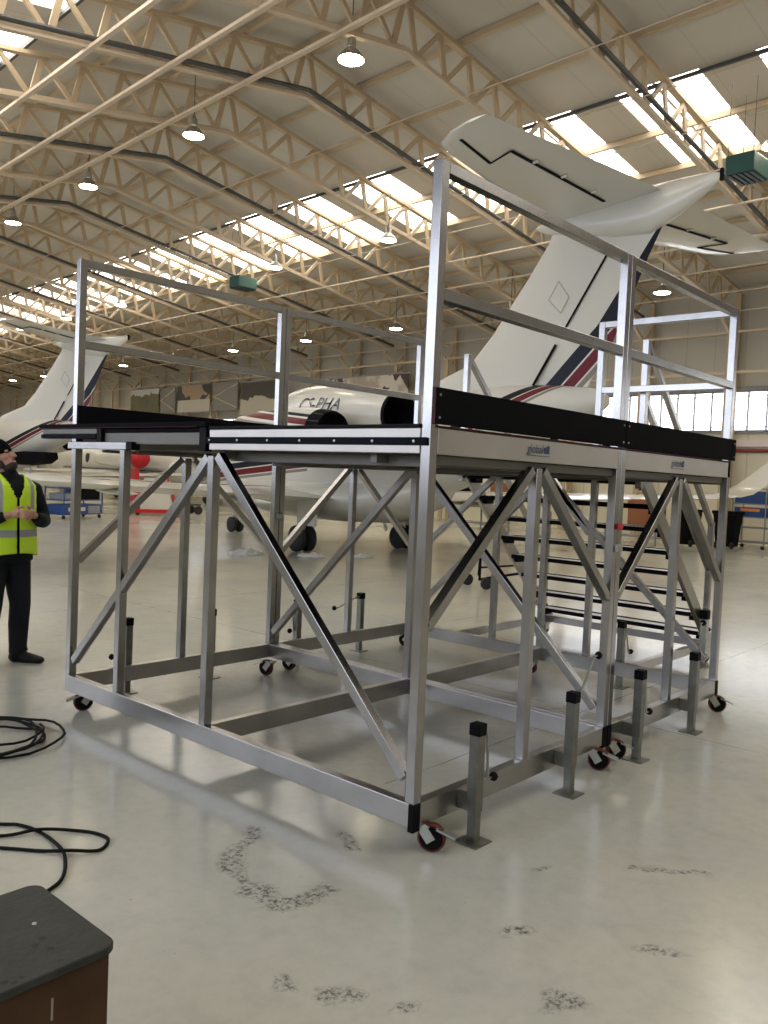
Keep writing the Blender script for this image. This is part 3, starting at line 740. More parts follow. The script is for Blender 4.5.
        if sg == 1:
            me = text_mesh('CS-PHA', .37, .2); r0 = .662
            def wr(v):
                x = -1.38 - v.co.x * .92; a = .17 + (v.co.y) / r0
                r = .648 if x > -1.3 else .648 - (-1.3 - x) * .02 if x > -2. else .634 - (-2. - x) * .108
                return (x, yc + r * math.cos(a), zc + r * math.sin(a))
            mb = MB(); mb.add([wr(v) for v in me.vertices], [tuple(p.vertices) for p in me.polygons]); mb.build('registration', NAVY, e)
    # outboard striped cowling on the near side
    cw = thing('x', 'x', 'x'); bpy.data.objects.remove(cw)
    CR = [(.95, .17), (.90, .23), (.5, .33), (-.2, .41), (-1.0, .44), (-1.7, .42), (-2.05, .385)]
    o = MB().rings([ell(x, 0, 0, r, r * 1.0, 30) for x, r in CR], cap=False).build('striped_cowling', COWM, t, smooth=True); o.location = (-.75, 3.02, 2.33)
    MB().rings([ell(x, 0, 0, r, r, 30) for x, r in ((-2.05, .385), (-2.35, .335), (-2.34, .31), (-2.1, .30), (-2.09, .01))], cap=False).build('louvred_nozzle', DARK, o, smooth=True)
    m = MB()
    for k in range(14):
        a = 2 * PI * k / 14; m.bar((-2.08, .382 * math.cos(a), .382 * math.sin(a)), (-2.33, .342 * math.cos(a), .342 * math.sin(a)), .015, .015)
    m.build('nozzle_ribs', mat('rib_grey', (.03, .03, .028), .5), o)
    MB().rings([[(x, y, 2.33 + tt) for x, tt in airfoil(-1.2, -2.2, .08)] for y in (2.4, 2.7)]).build('front_strut', WHITE, t, smooth=True)
    MB().rings([[(x, y, 2.33 + tt) for x, tt in airfoil(.3, -2.2, .2)] for y in (1.1, 2.7)]).build('strut_fairing', WHITE, t, smooth=True)
    # gear
    for y in (1.4, -1.4):
        g = MB().bar((0, y, .3), (.05, y * .93, 1.15), .11, .13).build('main_gear_leg', STEEL, t)
        for dy in (-.13, .13): MB().lathe((0, y + dy, .27), (0, 1, 0), [(-.09, .001), (-.09, .17), (-.085, .22), (-.05, .27), (.05, .27), (.085, .22), (.09, .17), (.09, .001)], 26).build('wheel', TYRE, g, smooth=True)
        MB().box(-.5, .15, y * 1.02 - .02, y * 1.02 + .02, .55, 1.1).build('gear_door', WHITE, g)
        MB().bar((.05, y, .5), (.6, y * .8, 1.05), .05, .05).build('side_stay', DARK, g)
    g = MB().bar((5.1, 0, .2), (5.15, 0, 1.1), .09, .09).build('nose_gear_leg', STEEL, t)
    for dy in (-.11, .11): MB().lathe((5.1, dy, .2), (0, 1, 0), [(-.07, .001), (-.07, .15), (-.04, .2), (.04, .2), (.07, .15), (.07, .001)], 22).build('wheel', TYRE, g, smooth=True)
    m = MB(); m.bar((1.2, .3, .62), (1.2, .3, .42), .012, .1); m.bar((-.9, 0, .75), (-1.05, 0, .5), .012, .09); m.build('antenna', STEEL, t)
    return t
jetA = make_jet((10.57, 10.42), 8.03, 'big white jet behind the platform, its T tail towering over the right guard rail')
jetB = copy_tree(jetA); jetB.location = (9.52, 28.7, 0); jetB.rotation_euler = (0, 0, R_(90 + 17)); jetB.scale = (.92, .92, .92)
jetB['label'] = 'white jet farther off at the left, its swept tail behind the left rail post'
for ch in list(jetB.children_recursive):
    if ch.name.startswith('registration'): bpy.data.objects.remove(ch)
# open hatch on the far jet's tail
m = MB(); m.rings([[(x, y0 + dy, z) for x, z in ((-5.15, 2.12), (-5.2, 1.9), (-4.9, 1.72), (-4.0, 1.62), (-3.0, 1.58), (-2.3, 1.62), (-2.2, 1.85), (-3.0, 2.0), (-4.2, 2.12))] for y0, dy in ((.2, 0), (.80, 0))])
m.build('open_tail_hatch', DARK, jetB)

# far jet with cabin windows and a red intake cover
def far_jet():
    t = bt('business_jet', 'most distant white jet with red intake cover, seen behind the left legs of the platform', 'aeroplane', 21.5, 38, 0)
    f = MB().rings([ell(0, 0, 0, 1, 1, 4)]) if False else None
    m = MB(); rr = [(-6.5, 1.35, .08), (-6.1, 1.4, .35), (-5, 1.6, .75), (-3.4, 1.8, 1.02), (0, 1.85, 1.05), (9, 1.85, 1.05), (12, 2.0, .8), (15, 2.3, .3), (16, 2.4, .05)]
    m.rings([[(r * math.cos(2 * PI * k / 28), y, zc + r * math.sin(2 * PI * k / 28)) for k in range(28)] for y, zc, r in rr]); b = m.build('fuselage', WHITE, t, smooth=True)
    for k in range(7):
        y = .2 + k * 1.15
        m = MB(); m.rings([[(-1.0 + d, y + .2 * math.cos(q), 1.98 + .25 * math.sin(q)) for q in [2 * PI * j / 14 for j in range(14)]] for d in (.3, -.07)]); m.build('cabin_window', GLASS, b)
    m = MB(); m.box(-1.07, -.95, -3.0, 9, 1.40, 1.45); m.build('cheat_line', NAVY, b)
    m = MB(); m.rings([[(x, y + 0, 1.25 + tt) for y, tt in airfoil(yl, yt, th)] for x, yl, yt, th in [(-1, 3.2, -.5, .3), (-9, 2.5, .8, .12)]]); m.build('wing', WHITE, t, smooth=True)
    m = MB(); m.rings([[(x, y, 1.25 + tt) for y, tt in airfoil(yl, yt, th)] for x, yl, yt, th in [(1, 3.2, -.5, .3), (9, 2.5, .8, .12)]]); m.build('wing', WHITE, t, smooth=True)
    m = MB(); m.rings([[(-1.9 + r * math.cos(2 * PI * k / 20), y, 2.0 + r * math.sin(2 * PI * k / 20)) for k in range(20)] for y, r in ((-1.3, .42), (.5, .5), (2.6, .35))]); e = m.build('engine_pod', WHITE, t, smooth=True)
    m = MB(); m.rings([[(-1.9 + r * math.cos(2 * PI * k / 20), y, 2.0 + r * math.sin(2 * PI * k / 20)) for k in range(20)] for y, r in ((-1.28, .46), (-1.5, .46), (-1.75, .36), (-1.85, .1))]); o = m.build('intake_cover', REDP, e, smooth=True)
    for y, x in ((-4.3, 0), (2, -1.3), (2, 1.3)):
        g = MB().box(x - .06, x + .06, y - .06, y + .06, .3, 1.3).build('gear_leg', STEEL, t); MB().lathe((x, y, .26), (1, 0, 0), [(-.1, .001), (-.1, .2), (0, .26), (.1, .2), (.1, .001)], 18).build('wheel', TYRE, g, smooth=True)
    return t
far_jet()

# ------------------------------------------------------------------ carts and clutter
def tool_cart(name, lb, x, y, rz, w, d, h, frame, items, cat='cart', shelves=(.22, .55, .9)):
    t = thing(name, lb, cat, (x, y, 0), rz)
    m = MB()
    for a in (-w / 2, w / 2):
        for b in (-d / 2, d / 2): m.bar((a, b, .12), (a, b, h), .03, .03)
    m.bar((-w / 2, -d / 2, h), (-w / 2, d / 2, h), .03, .03); m.bar((w / 2, -d / 2, h), (w / 2, d / 2, h), .03, .03); m.bar((-w / 2, -d / 2, h), (w / 2, -d / 2, h), .03, .03); m.bar((-w / 2, d / 2, h), (w / 2, d / 2, h), .03, .03)
    m.build('frame', frame, t)
    for z in shelves: MB().box(-w / 2, w / 2, -d / 2, d / 2, z - .015, z + .015).build('shelf', frame, t)
    for a in (-w / 2 + .05, w / 2 - .05):
        for b in (-d / 2 + .05, d / 2 - .05): MB().lathe((a, b, .06), (1, 0, 0), [(-.02, .001), (-.02, .055), (.02, .055), (.02, .001)], 14).build('wheel', TYRE, t)
    for nm, mt, bx in items: MB().box(*bx).build(nm, mt, t, bevel=.01)
    return t
tool_cart('tool_cart', 'blue service cart with bottles and boxes standing under the wing at the left', 9.8, 21.2, R_(20), 1.6, .7, 1.15, BLUE,
          [('drawer_unit', BLUE, (-.78, .78, -.33, .33, .12, .42)), ('black_case', BLKP, (-.1, .75, -.3, .3, .57, 1.0)), ('tray', GREYM, (-.7, -.15, -.3, .3, .57, .75)), ('hose_reel', BLKP, (-.75, -.1, -.33, -.1, .92, 1.0)), ('white_tray', WHITE, (-.6, .1, -.34, -.3, .2, .34)), ('steel_box', GREYM, (.2, .7, -.36, -.3, .15, .38))])
for k, (dx, dy) in enumerate(((-.5, 0), (-.25, .1))):
    o = MB().lathe((0, 0, 0), (0, 0, 1), [(0, .001), (0, .07), (.24, .07), (.32, .025), (.38, .025), (.38, .001)], 14).build('spray_bottle', WHITE); o.location = (9.8 + dx * .9, 21.2 + dx * .35 + dy, .755)
    tag(o, 'white bottle on the blue service cart, %s' % ('left one' if k == 0 else 'right one'), 'bottle')
tool_cart('stair_cart', 'grey roll container standing just right of the man, under the wing', 8.0, 21.7, R_(25), 1.1, .7, 1.5, GREYM,
          [('box_load', GREYM, (-.5, .5, -.3, .3, .25, .52)), ('red_tray', BROWN, (-.5, .5, -.3, .3, .92, 1.1)), ('side_mesh', GREYM, (-.56, -.54, -.35, .35, .1, 1.5))])
tool_cart('parts_trolley', 'tall wire trolley with blue bins by the right wall', 22.75, 6.0, R_(-4), .75, .95, 1.75, GREYM,
          [('blue_bin', BLUE, (-.35, .35, -.43, .43, 1.32, 1.68)), ('blue_bin', BLUE, (-.35, .35, -.43, .43, .93, 1.2)), ('orange_label', ORANGE, (-.36, -.352, -.3, .25, 1.09, 1.17))], shelves=(.2, .62, .92, 1.3))
tool_cart('dark_rack', 'dark metal rack at the right edge of the picture beside the wire trolley', 23.6, 4.7, R_(-4), .7, 1.2, 1.7, PIPE,
          [('black_case', BLKP, (-.3, .3, -.5, .1, .95, 1.4)), ('grey_box', GREYM, (-.3, .3, -.3, .5, .57, .8))])
def bin_(x, y, lb):
    t = thing('wheelie_bin', lb, 'bin', (x, y, 0), 0, 'black wheelie bins')
    MB().rings([[(a, b, z) for a, b in ((-r, -r), (r, -r), (r, r), (-r, r))] for z, r in ((.06, .24), (1.0, .32))]).build('body', BLKP, t, bevel=.02)
    MB().box(-.36, .36, -.35, .35, 1.0, 1.08).build('lid', BLKP, t, bevel=.02)
    MB().tube([(-.39, -.3, .98), (-.39, .3, .98)], .02, 8).build('handle', BLKP, t)
    for b in (-.22, .22): MB().lathe((-.22, b, .1), (0, 1, 0), [(-.03, .001), (-.03, .1), (.03, .1), (.03, .001)], 14).build('wheel', TYRE, t)
bin_(21.35, 7.4, 'black wheelie bin left of the wire trolley, the one farther left'); bin_(21.95, 6.45, 'black wheelie bin next to the wire trolley, the one nearer it')
def case(name, lb, x, y, z, sx, sy, sz, m, cat, rz=0.):
    t = thing(name, lb, cat, (x, y, z), rz)
    MB().box(-sx / 2, sx / 2, -sy / 2, sy / 2, 0, sz * .8).build('body', m, t, bevel=.01); MB().box(-sx / 2 - .01, sx / 2 + .01, -sy / 2 - .01, sy / 2 + .01, sz * .8 + .005, sz).build('lid', m, t, bevel=.01)
    MB().tube([(-.1, -sy / 2 - .03, sz * .7), (.1, -sy / 2 - .03, sz * .7)], .012, 6).build('handle', STEEL, t)
def bench(lb, x, y, rz, w, d, h, top):
    t = thing('workbench', lb, 'bench', (x, y, 0), rz)
    MB().box(-w / 2, w / 2, -d / 2, d / 2, h - .04, h).build('worktop', top, t)
    for a in (-w / 2 + .04, w / 2 - .04):
        for b in (-d / 2 + .04, d / 2 - .04): MB().box(a - .025, a + .025, b - .025, b + .025, 0, h - .04).build('leg', GREYM, t)
    MB().box(-w / 2 + .07, w / 2 - .07, -d / 2 + .07, d / 2 - .07, .2, .23).build('lower_shelf', GREYM, t)
bench('low bench carrying the large brown box left of the black bins', 20.6, 8.6, R_(80), 1.8, .7, .55, GREYM)
case('brown_case', 'large brown box standing on the low bench left of the black bins', 20.6, 8.3, .55, .95, .5, .75, BROWN, 'case', R_(80))
bench('small workbench seen behind the left side of the stairs', 20.5, 13.9, R_(60), 2.2, .8, 1.05, GREYM)
case('orange_case', 'orange-brown toolbox on the small workbench behind the stairs', 20.75, 13.4, 1.05, .9, .5, .55, BROWN, 'case', R_(60))
case('black_case', 'black box on the small workbench, seen just right of the near corner post', 20.1, 14.5, 1.05, .7, .5, .4, BLKP, 'case', R_(60))
def tripod_cart(x, y):
    t = thing('hose_trolley', 'low dark wheeled trolley standing on the floor behind the platform braces', 'trolley', (x, y, 0), R_(-20))
    m = MB(); m.tube([(0, 0, .1), (0, 0, .62)], .02, 8); m.tube([(0, 0, .12), (1.0, .1, .2)], .02, 8); m.tube([(0, 0, .3), (1.0, .1, .32)], .015, 8); m.tube([(0, 0, .6), (.15, .25, .15)], .015, 8); m.tube([(0, 0, .6), (.15, -.25, .15)], .015, 8); m.tube([(-.1, -.2, .55), (.2, .2, .62)], .015, 8)
    m.build('frame', BLKP, t)
    for p in ((-.05, -.25, .09), (-.05, .25, .09), (1.0, .1, .09)): MB().lathe(p, (0, 1, 0), [(-.025, .001), (-.025, .09), (.025, .09), (.025, .001)], 16).build('wheel', TYRE, t)
tripod_cart(7.8, 5.15)
# red and white engine blank / cover stand
t = thing('access_stand', 'small red framed stand with a white panel, under the wing at the left', 'stand', (13.4, 22.8, 0), R_(-20))
MB().rings([[(x, y, z) for x, y in ((-.45 * q, -.5 * q), (.75 * q, -.5 * q), (.75 * q, .5 * q), (-.45 * q, .5 * q))] for z, q in ((.1, 1.), (1.25, .62))]).build('panel', WHITE, t)
MB().box(-.62, -.5, -.55, .5, .1, 1.55).build('side_frame', REDP, t); MB().box(-.6, .9, -.58, -.5, .08, .2).build('base_rail', REDP, t); MB().bar((.8, -.52, .15), (.5, -.35, 1.3), .08, .06).build('rear_rail', REDP, t)
for a in (-.5, .8):
    for b in (-.5, .45): MB().lathe((a, b, .07), (0, 1, 0), [(-.02, .001), (-.02, .07), (.02, .07), (.02, .001)], 12).build('wheel', TYRE, t)
t = thing('tow_trolley', 'low dark trolley with wheels to the right of the red framed stand', 'trolley', (14.5, 23.0, 0), R_(-10))
MB().box(-.1, .9, -.3, .3, .3, .38).build('deck', PIPE, t); MB().box(-.1, .0, -.05, .05, .38, 1.15).build('mast', PIPE, t)
for a in (0, .8):
    for b in (-.3, .3): MB().lathe((a, b, .15), (0, 1, 0), [(-.04, .001), (-.04, .15), (.04, .15), (.04, .001)], 14).build('wheel', TYRE, t)
# rags on the floor
for k, (x, y, lb) in enumerate(((7.7, 10.6, 'crumpled white rag on the floor left of the big wheel'), (8.65, 9.75, 'crumpled white rag on the floor in front of the big wheel'), (9.5, 9.2, 'small crumpled white rag right of the big wheel'))):
    bm = bmesh.new(); bmesh.ops.create_icosphere(bm, subdivisions=3, radius=.3 - .05 * k)
    for v in bm.verts:
        n_ = .6 + .5 * math.sin(7 * v.co.x * 3 + k) * math.cos(9 * v.co.y * 3) + random.uniform(-.15, .15)
        v.co.z = max(0, v.co.z) * .35 * max(n_, .1); v.co.x *= 1.3 + random.uniform(-.1, .1)
    me = bpy.data.meshes.new('rag'); bm.to_mesh(me); bm.free(); me.materials.append(CLOTHW); o = bpy.data.objects.new('rag', me); COL.objects.link(o); o.location = (x, y, .003); tag(o, lb, 'rag')
# far storage shelf with coloured boxes behind the left jet
t = thing('storage_shelf', 'far storage shelf with orange and blue boxes, just right of the man\'s face', 'shelf', (15.2, 39, 0), R_(-4))
m = MB()
for a in (-2.2, 0, 2.2):
    m.box(a - .04, a + .04, -.3, -.22, 0, 2.1); m.box(a - .04, a + .04, .22, .3, 0, 2.1)
for z in (.5, 1.1, 1.5): m.box(-2.2, 2.2, -.3, .3, z - .02, z + .02)
m.build('rack', GREYM, t)
for k, (x, m_, lb) in enumerate(((-1.7, ORANGE, 'orange box on the far storage shelf'), (-.9, BLUE, 'left blue box on the far storage shelf'), (-.1, BLUE, 'middle blue box on the far storage shelf'), (.7, BLUE, 'right blue box on the far storage shelf'))):
    o = MB().box(-.33, .33, -.25, .25, 0, .5).build('storage_box', m_, bevel=.02); o.location = (15.2 + x, 39 - x * .07, 1.525); tag(o, lb, 'box')

# ------------------------------------------------------------------ crate
cx0, cx1, cy0, cy1, ch = -2.35, -1.705, -.485, -.115, .50
t = thing('wooden_crate', 'brown wooden box with a worn dark grey top in the near left corner', 'box', ((cx0 + cx1) / 2, (cy0 + cy1) / 2, 0))
oc = V(((cx0 + cx1) / 2, (cy0 + cy1) / 2, 0))
TOP = mat('worn_grey_top', (.040, .043, .036), .55, spec=.25, noise=(14, .12, (.030, .032, .027)), bump=.1, bscale=60)
nt, ns, lk, bs = nodes(TOP)
tc = ns.new('ShaderNodeTexCoord'); vo = ns.new('ShaderNodeTexVoronoi'); vo.inputs['Scale'].default_value = 28; lk.new(tc.outputs['Object'], vo.inputs['Vector'])
old = bs.inputs['Base Color'].links[0].from_socket
k1 = mth(nt, 'MULTIPLY', mth(nt, 'LESS_THAN', vo.outputs['Distance'], .24), mth(nt, 'GREATER_THAN', noise(nt, tc.outputs['Object'], 9, 2), .50))
lk.new(mixc(nt, mth(nt, 'MULTIPLY', k1, .8), old, (.015, .015, .014)), bs.inputs['Base Color'])
mb = MB(); mb.box(cx0, cx1, cy0, cy1, 0, ch - .02)
for k in range(1, 4):
    pass
b = mb.build('body', WOOD, t, oc, bevel=.004)
# rounded-corner slab
def rslab(x0, x1, y0, y1, z0, z1, r, n=6):
    pts = []
    for cx, cy, a0 in ((x1 - r, y1 - r, 0), (x0 + r, y1 - r, 90), (x0 + r, y0 + r, 180), (x1 - r, y0 + r, 270)):
        for k in range(n + 1):
            a = R_(a0 + 90 * k / n); pts.append((cx + r * math.cos(a), cy + r * math.sin(a)))
    return MB().rings([[(x, y, z) for x, y in pts] for z in (z0, z1)])
rslab(cx0 - .015, cx1 + .015, cy0 - .015, cy1 + .015, ch - .02, ch, .035).build('top_panel', TOP, t, oc, bevel=.004)
m = MB()
for k, z in enumerate((.02, .24, .43)): m.box(cx1 - .0, cx1 + .003, cy0 + .01, cy1 - .01, z, z + .002)
MB().box(-1.845, -1.84, cy0 - .002, cy0, .38, .43).build('scratch', mat('scratch', (.3, .25, .2), .6), t, oc)
MB().lathe((-1.79, -.29, ch), (0, 0, 1), [(0, .006), (.002, .005), (.003, .0005)], 10).build('rivet', STEEL, t, oc)
MB().lathe((-1.80, -.10 + .02, ch), (0, 0, 1), [(0, .006), (.002, .005), (.003, .0005)], 10).build('rivet', STEEL, t, oc)

# ------------------------------------------------------------------ cables on the floor
def spline(pts, n=10):
    out = []; P_ = [V(p) for p in pts]
    for i in range(len(P_) - 1):
        p0 = P_[max(i - 1, 0)]; p1 = P_[i]; p2 = P_[i + 1]; p3 = P_[min(i + 2, len(P_) - 1)]
        for k in range(n):
            t_ = k / n
            out.append(.5 * ((2 * p1) + (p2 - p0) * t_ + (2 * p0 - 5 * p1 + 4 * p2 - p3) * t_ ** 2 + (3 * p1 - p0 - 3 * p2 + p3) * t_ ** 3))
    out.append(P_[-1]); return out
cb = [(-1.62, 1.95), (-1.35, 1.70), (-1.10, 1.44), (-1.04, 1.37), (-1.01, 1.23), (-1.03, 1.03), (-1.06, .93), (-1.14, .80), (-1.23, .74), (-1.45, .66), (-1.8, .72)]
ob = MB().tube(spline([(x, y, .0085 + (.008 if i == 5 else 0)) for i, (x, y) in enumerate(cb)]), .0075, 8).build('power_cable', CABLE, smooth=True)
tag(ob, 'black cable curving across the floor to behind the wooden box', 'cable')
cb = [(-1.75, 2.0), (-1.4, 1.55), (-1.15, 1.32), (-1.01, 1.24), (-.88, 1.14), (-.84, 1.06), (-.84, .98), (-.92, .92), (-1.02, .97), (-1.09, 1.07), (-1.2, 1.21), (-1.45, 1.5), (-1.7, 1.8)]
ob = MB().tube(spline([(x, y, .0085 if i not in (3, 8) else .022) for i, (x, y) in enumerate(cb)]), .0075, 8).build('power_cable', CABLE, smooth=True)
tag(ob, 'black cable lying in a long loop on the floor in front of the coil', 'cable')
pts = []
cxc, cyc = -.72, 2.62
for k in range(150):
    a = k * .21; r = .36 + .07 * math.sin(a * .37) + .03 * math.sin(a * 1.7); ox = .08 * math.sin(k * .05); oy = .06 * math.cos(k * .043)
    pts.append((cxc + ox + r * 1.05 * math.cos(a), cyc + oy + r * .95 * math.sin(a), .0085 + .012 * (.5 + .5 * math.sin(k * 1.3)) + .00012 * k))
ob = MB().tube(pts, .0075, 8).build('cable_coil', CABLE, smooth=True)
tag(ob, 'loose coil of black cable on the floor below the man', 'cable')
#PART3
# ------------------------------------------------------------------ person
SKIN = mat('skin', (.42, .22, .15), .5); JKT = mat('dark_jacket', (.009, .012, .013), .85, spec=.15, bump=.3, bscale=14)
TRS = mat('dark_trousers', (.013, .014, .017), .85, spec=.15, bump=.35, bscale=9); BOOT = mat('black_boot', (.006, .006, .006), .6, spec=.2)
HAIRM = mat('dark_beard', (.03, .018, .012), .8); BEAN = mat('black_beanie', (.004, .004, .005), .9, spec=.05)
VEST = mat('hi_vis_yellow', (.55, .80, .02), .6, emit=None)
nt, ns, lk, bs = nodes(VEST)
tc = ns.new('ShaderNodeTexCoord'); s_ = ns.new('ShaderNodeSeparateXYZ'); lk.new(tc.outputs['Object'], s_.inputs[0])
bz = mth(nt, 'MULTIPLY', mth(nt, 'LESS_THAN', s_.outputs[2], 1.045), mth(nt, 'GREATER_THAN', s_.outputs[2], .99))
ay = mth(nt, 'ABSOLUTE', s_.outputs[1])
bsx = mth(nt, 'MULTIPLY', mth(nt, 'MULTIPLY', mth(nt, 'LESS_THAN', ay, .155), mth(nt, 'GREATER_THAN', ay, .11)), mth(nt, 'GREATER_THAN', s_.outputs[2], 1.18))
lk.new(mixc(nt, mth(nt, 'MAXIMUM', bz, bsx), (.55, .80, .02), (.30, .31, .30)), bs.inputs['Base Color'])
def blob(mb, c, r, n=14, M=None):
    rr = []
    for i in range(1, n):
        a = PI * i / n
        rr.append([(c[0] + r[0] * math.sin(a) * math.cos(q), c[1] + r[1] * math.sin(a) * math.sin(q), c[2] + r[2] * math.cos(a)) for q in [2 * PI * k / n for k in range(n)]])
    if M is not None: rr = [[tuple(M @ V(p)) for p in r_] for r_ in rr]
    return mb.rings(rr)
def organic(mb, name, m, parent, vox, sm=4):
    o = mb.build(name, m, parent, smooth=True)
    r = o.modifiers.new('r', 'REMESH'); r.mode = 'VOXEL'; r.voxel_size = vox; r.use_smooth_shade = True
    s = o.modifiers.new('s', 'SMOOTH'); s.iterations = sm; s.factor = .5
    return o
man = thing('person', 'bearded person in black beanie and yellow vest, hands together, looking up at the platform', 'person', (.205, 4.35, 0), R_(-84)); man.scale = (1.03, 1.03, 1.03)
HM = Matrix.Translation((.0, -.055, 1.565)) @ Matrix.Rotation(R_(32), 4, 'Z') @ Matrix.Rotation(R_(-24), 4, 'Y')
b = MB()
blob(b, (0, 0, .03), (.098, .078, .115), 18, HM); blob(b, (.035, 0, -.045), (.062, .056, .07), 14, HM)
blob(b, (.105, 0, -.005), (.018, .014, .028), 10, HM); blob(b, (.112, 0, -.018), (.016, .018, .012), 8, HM)
for s in (1, -1):
    blob(b, (-.005, s * .082, .0), (.02, .010, .032), 8, HM); blob(b, (.078, s * .034, .034), (.018, .024, .010), 8, HM); blob(b, (.062, s * .044, -.010), (.02, .022, .022), 8, HM)
blob(b, (.092, 0, -.052), (.014, .026, .008), 8, HM); blob(b, (.088, 0, -.062), (.013, .022, .008), 8, HM)
b.tube([(0, 0, 1.36), (.0, -.02, 1.45), (.0, -.05, 1.54)], [.065, .058, .062], 16)
# torso, legs and arms under the clothing
b.rings([ell2 for ell2 in [[(rx * math.cos(2 * PI * k / 20), ry * math.sin(2 * PI * k / 20), z) for k in range(20)] for z, rx, ry in ((.86, .10, .14), (1.0, .10, .135), (1.25, .11, .155), (1.38, .09, .16), (1.43, .05, .07))]])
for s in (1, -1):
    b.tube([(0, s * .08, .92), (.02, s * .11, .50), (-.01, s * .13, .10)], [.075, .05, .035], 12)
    b.tube([(0, s * .17, 1.36), (-.03, s * .30, 1.14), (.12, s * .205, 1.12), (.215, s * .085, 1.165)], [.045, .038, .034, .024], 12)
# hands with fingers, fingertips meeting in front of the chest
def hand(s):
    w = V((.215, s * .085, 1.165)); p = V((.255, s * .045, 1.175))
    b.tube([w, w.lerp(p, .5), p], [.022, .028, .026], 10)
    blob(b, tuple(w.lerp(p, .6)), (.032, .026, .034), 10)
    for q in range(4):
        z = 1.20 - q * .018; L = (.9, 1., .95, .78)[q]
        k0 = V((.27, s * .040, z)); k1 = k0 + V((.026 * L, -s * .012, -.004)); k2 = k1 + V((.006, -s * .024 * L, -.010)); k3 = k2 + V((-.012, -s * .014, -.008))
        b.tube([w.lerp(p, .7), k0, k1, k2, k3], [.010, .0095, .009, .0082, .0065], 8)
    b.tube([w.lerp(p, .25) + V((0, 0, .015)), V((.235, s * .045, 1.215)), V((.255, s * .022, 1.225)), V((.262, s * .008, 1.218))], [.012, .0115, .010, .007], 8)
hand(1); hand(-1)
organic(b, 'body', SKIN, man, .006, 2)
EYE = mat('eye', (.05, .04, .035), .2)
for s in (1, -1): blob(MB(), (0, 0, 0), (1, 1, 1), 4); e = MB(); blob(e, (.088, s * .032, .022), (.009, .013, .007), 8, HM); e.build('eye', EYE, man, smooth=True)
m = MB(); blob(m, (.048, 0, -.078), (.058, .054, .040), 14, HM); blob(m, (.09, 0, -.042), (.014, .034, .006), 8, HM)
for s in (1, -1): blob(m, (.010, s * .062, -.045), (.036, .016, .036), 10, HM)
organic(m, 'beard', HAIRM, man, .007, 2)
m = MB(); rr = []
for i in range(1, 10):
    a = PI * .56 * i / 9
    rr.append([tuple(HM @ V((-.012 + .112 * math.sin(a) * math.cos(q), .092 * math.sin(a) * math.sin(q), .045 + .125 * math.cos(a)))) for q in [2 * PI * k / 24 for k in range(24)]])
m.rings(rr).build('beanie', BEAN, man, smooth=True)
# jacket
m = MB()
m.rings([[(rx * math.cos(2 * PI * k / 24), ry * math.sin(2 * PI * k / 24), z) for k in range(24)] for z, rx, ry in ((.80, .155, .215), (.9, .155, .210), (1.1, .145, .195), (1.28, .145, .205), (1.37, .125, .21), (1.42, .09, .15), (1.46, .078, .09))])
m.tube([(.01, 0, 1.42), (.01, -.02, 1.47), (.01, -.03, 1.49)], [.085, .078, .074], 18)
for s in (1, -1):
    m.tube([(0, s * .13, 1.37), (-.005, s * .21, 1.34), (-.03, s * .315, 1.14), (-.01, s * .315, 1.10), (.11, s * .215, 1.11), (.19, s * .12, 1.15)], [.07, .078, .062, .062, .055, .040], 14)
organic(m, 'jacket', JKT, man, .012, 5)
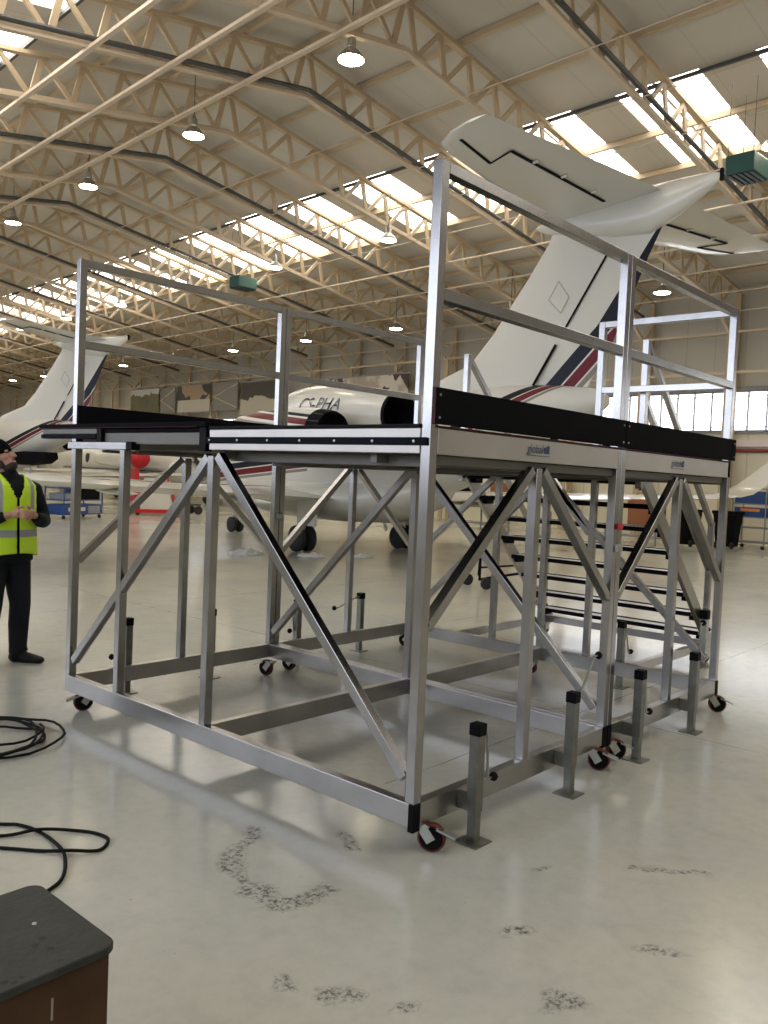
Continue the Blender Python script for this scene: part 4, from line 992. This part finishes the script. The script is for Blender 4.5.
# trousers
m = MB(); m.rings([[(rx * math.cos(2 * PI * k / 24), ry * math.sin(2 * PI * k / 24), z) for k in range(24)] for z, rx, ry in ((.80, .135, .185), (.9, .135, .185), (.98, .12, .16))])
for s in (1, -1): m.tube([(0, s * .082, .90), (.005, s * .09, .78), (.02, s * .11, .55), (.03, s * .115, .47), (.0, s * .125, .30), (-.01, s * .13, .12), (.0, s * .13, .085)], [.108, .105, .086, .078, .076, .066, .074], 16)
organic(m, 'trousers', TRS, man, .012, 5)
for s in (1, -1):
    m = MB(); a = R_(25) * s; dx, dy = math.cos(a), math.sin(a); ax, ay_ = -.01, s * .13
    m.tube([(ax, ay_, .21), (ax, ay_, .06)], [.072, .062], 14); blob(m, (ax - .02 * dx, ay_ - .02 * dy, .045), (.06, .05, .045), 12)
    for q in range(6): blob(m, (ax + (.03 + .03 * q) * dx, ay_ + (.03 + .03 * q) * dy, .05 - q * .003), (.045, .046, .05 - q * .004), 10)
    organic(m, 'boot', BOOT, man, .009, 3)
# vest
rings = [(.85, .178, .240), (.95, .174, .236), (1.1, .166, .222), (1.22, .162, .220), (1.32, .158, .222), (1.375, .148, .212), (1.42, .120, .172), (1.455, .098, .120)]
n = 120; vs = []; fs = []
def lerp_rings(R0, m_):
    out = []
    for (a_, b_) in zip(R0[:-1], R0[1:]):
        for k in range(m_): f_ = k / m_; out.append(tuple(p_ + (q_ - p_) * f_ for p_, q_ in zip(a_, b_)))
    return out + [R0[-1]]
rings = lerp_rings(rings, 6)
for z, rx, ry in rings:
    vs += [(rx * math.cos(2 * PI * k / n), ry * math.sin(2 * PI * k / n), z + (.02 * math.cos(4 * PI * k / n) if z < .9 else 0)) for k in range(n)]
for i in range(len(rings) - 1):
    for k in range(n):
        k2 = (k + 1) % n; q = (i * n + k, i * n + k2, (i + 1) * n + k2, (i + 1) * n + k)
        c_ = sum((V(vs[j]) for j in q), V()) / 4
        if c_.x > 0 and abs(c_.y) < max(.008, (c_.z - 1.24) * .42, (.93 - c_.z) * .25): continue
        if abs(c_.y) > .165 and 1.24 < c_.z < 1.36 and abs(c_.x) < .085: continue
        fs.append(q)
mb = MB(); mb.add(vs, fs); o = mb.build('vest', VEST, man, smooth=True); sm = o.modifiers.new('t', 'SOLIDIFY'); sm.thickness = .006; sm.offset = 1

# ------------------------------------------------------------------ world and view
wd = bpy.data.worlds.new('sky'); SC.world = wd; wd.use_nodes = True
wd.node_tree.nodes['Background'].inputs[0].default_value = (.85, .92, 1, 1); wd.node_tree.nodes['Background'].inputs[1].default_value = 1.
SC.view_settings.view_transform = 'Standard'; SC.view_settings.look = 'None'; SC.view_settings.exposure = .30; SC.view_settings.gamma = 1
SC.view_settings.use_curve_mapping = False
SC.cycles.use_denoising = True; SC.cycles.max_bounces = 7; SC.cycles.diffuse_bounces = 4; SC.cycles.glossy_bounces = 4; SC.cycles.caustics_reflective = False
SC.cycles.sample_clamp_indirect = 6
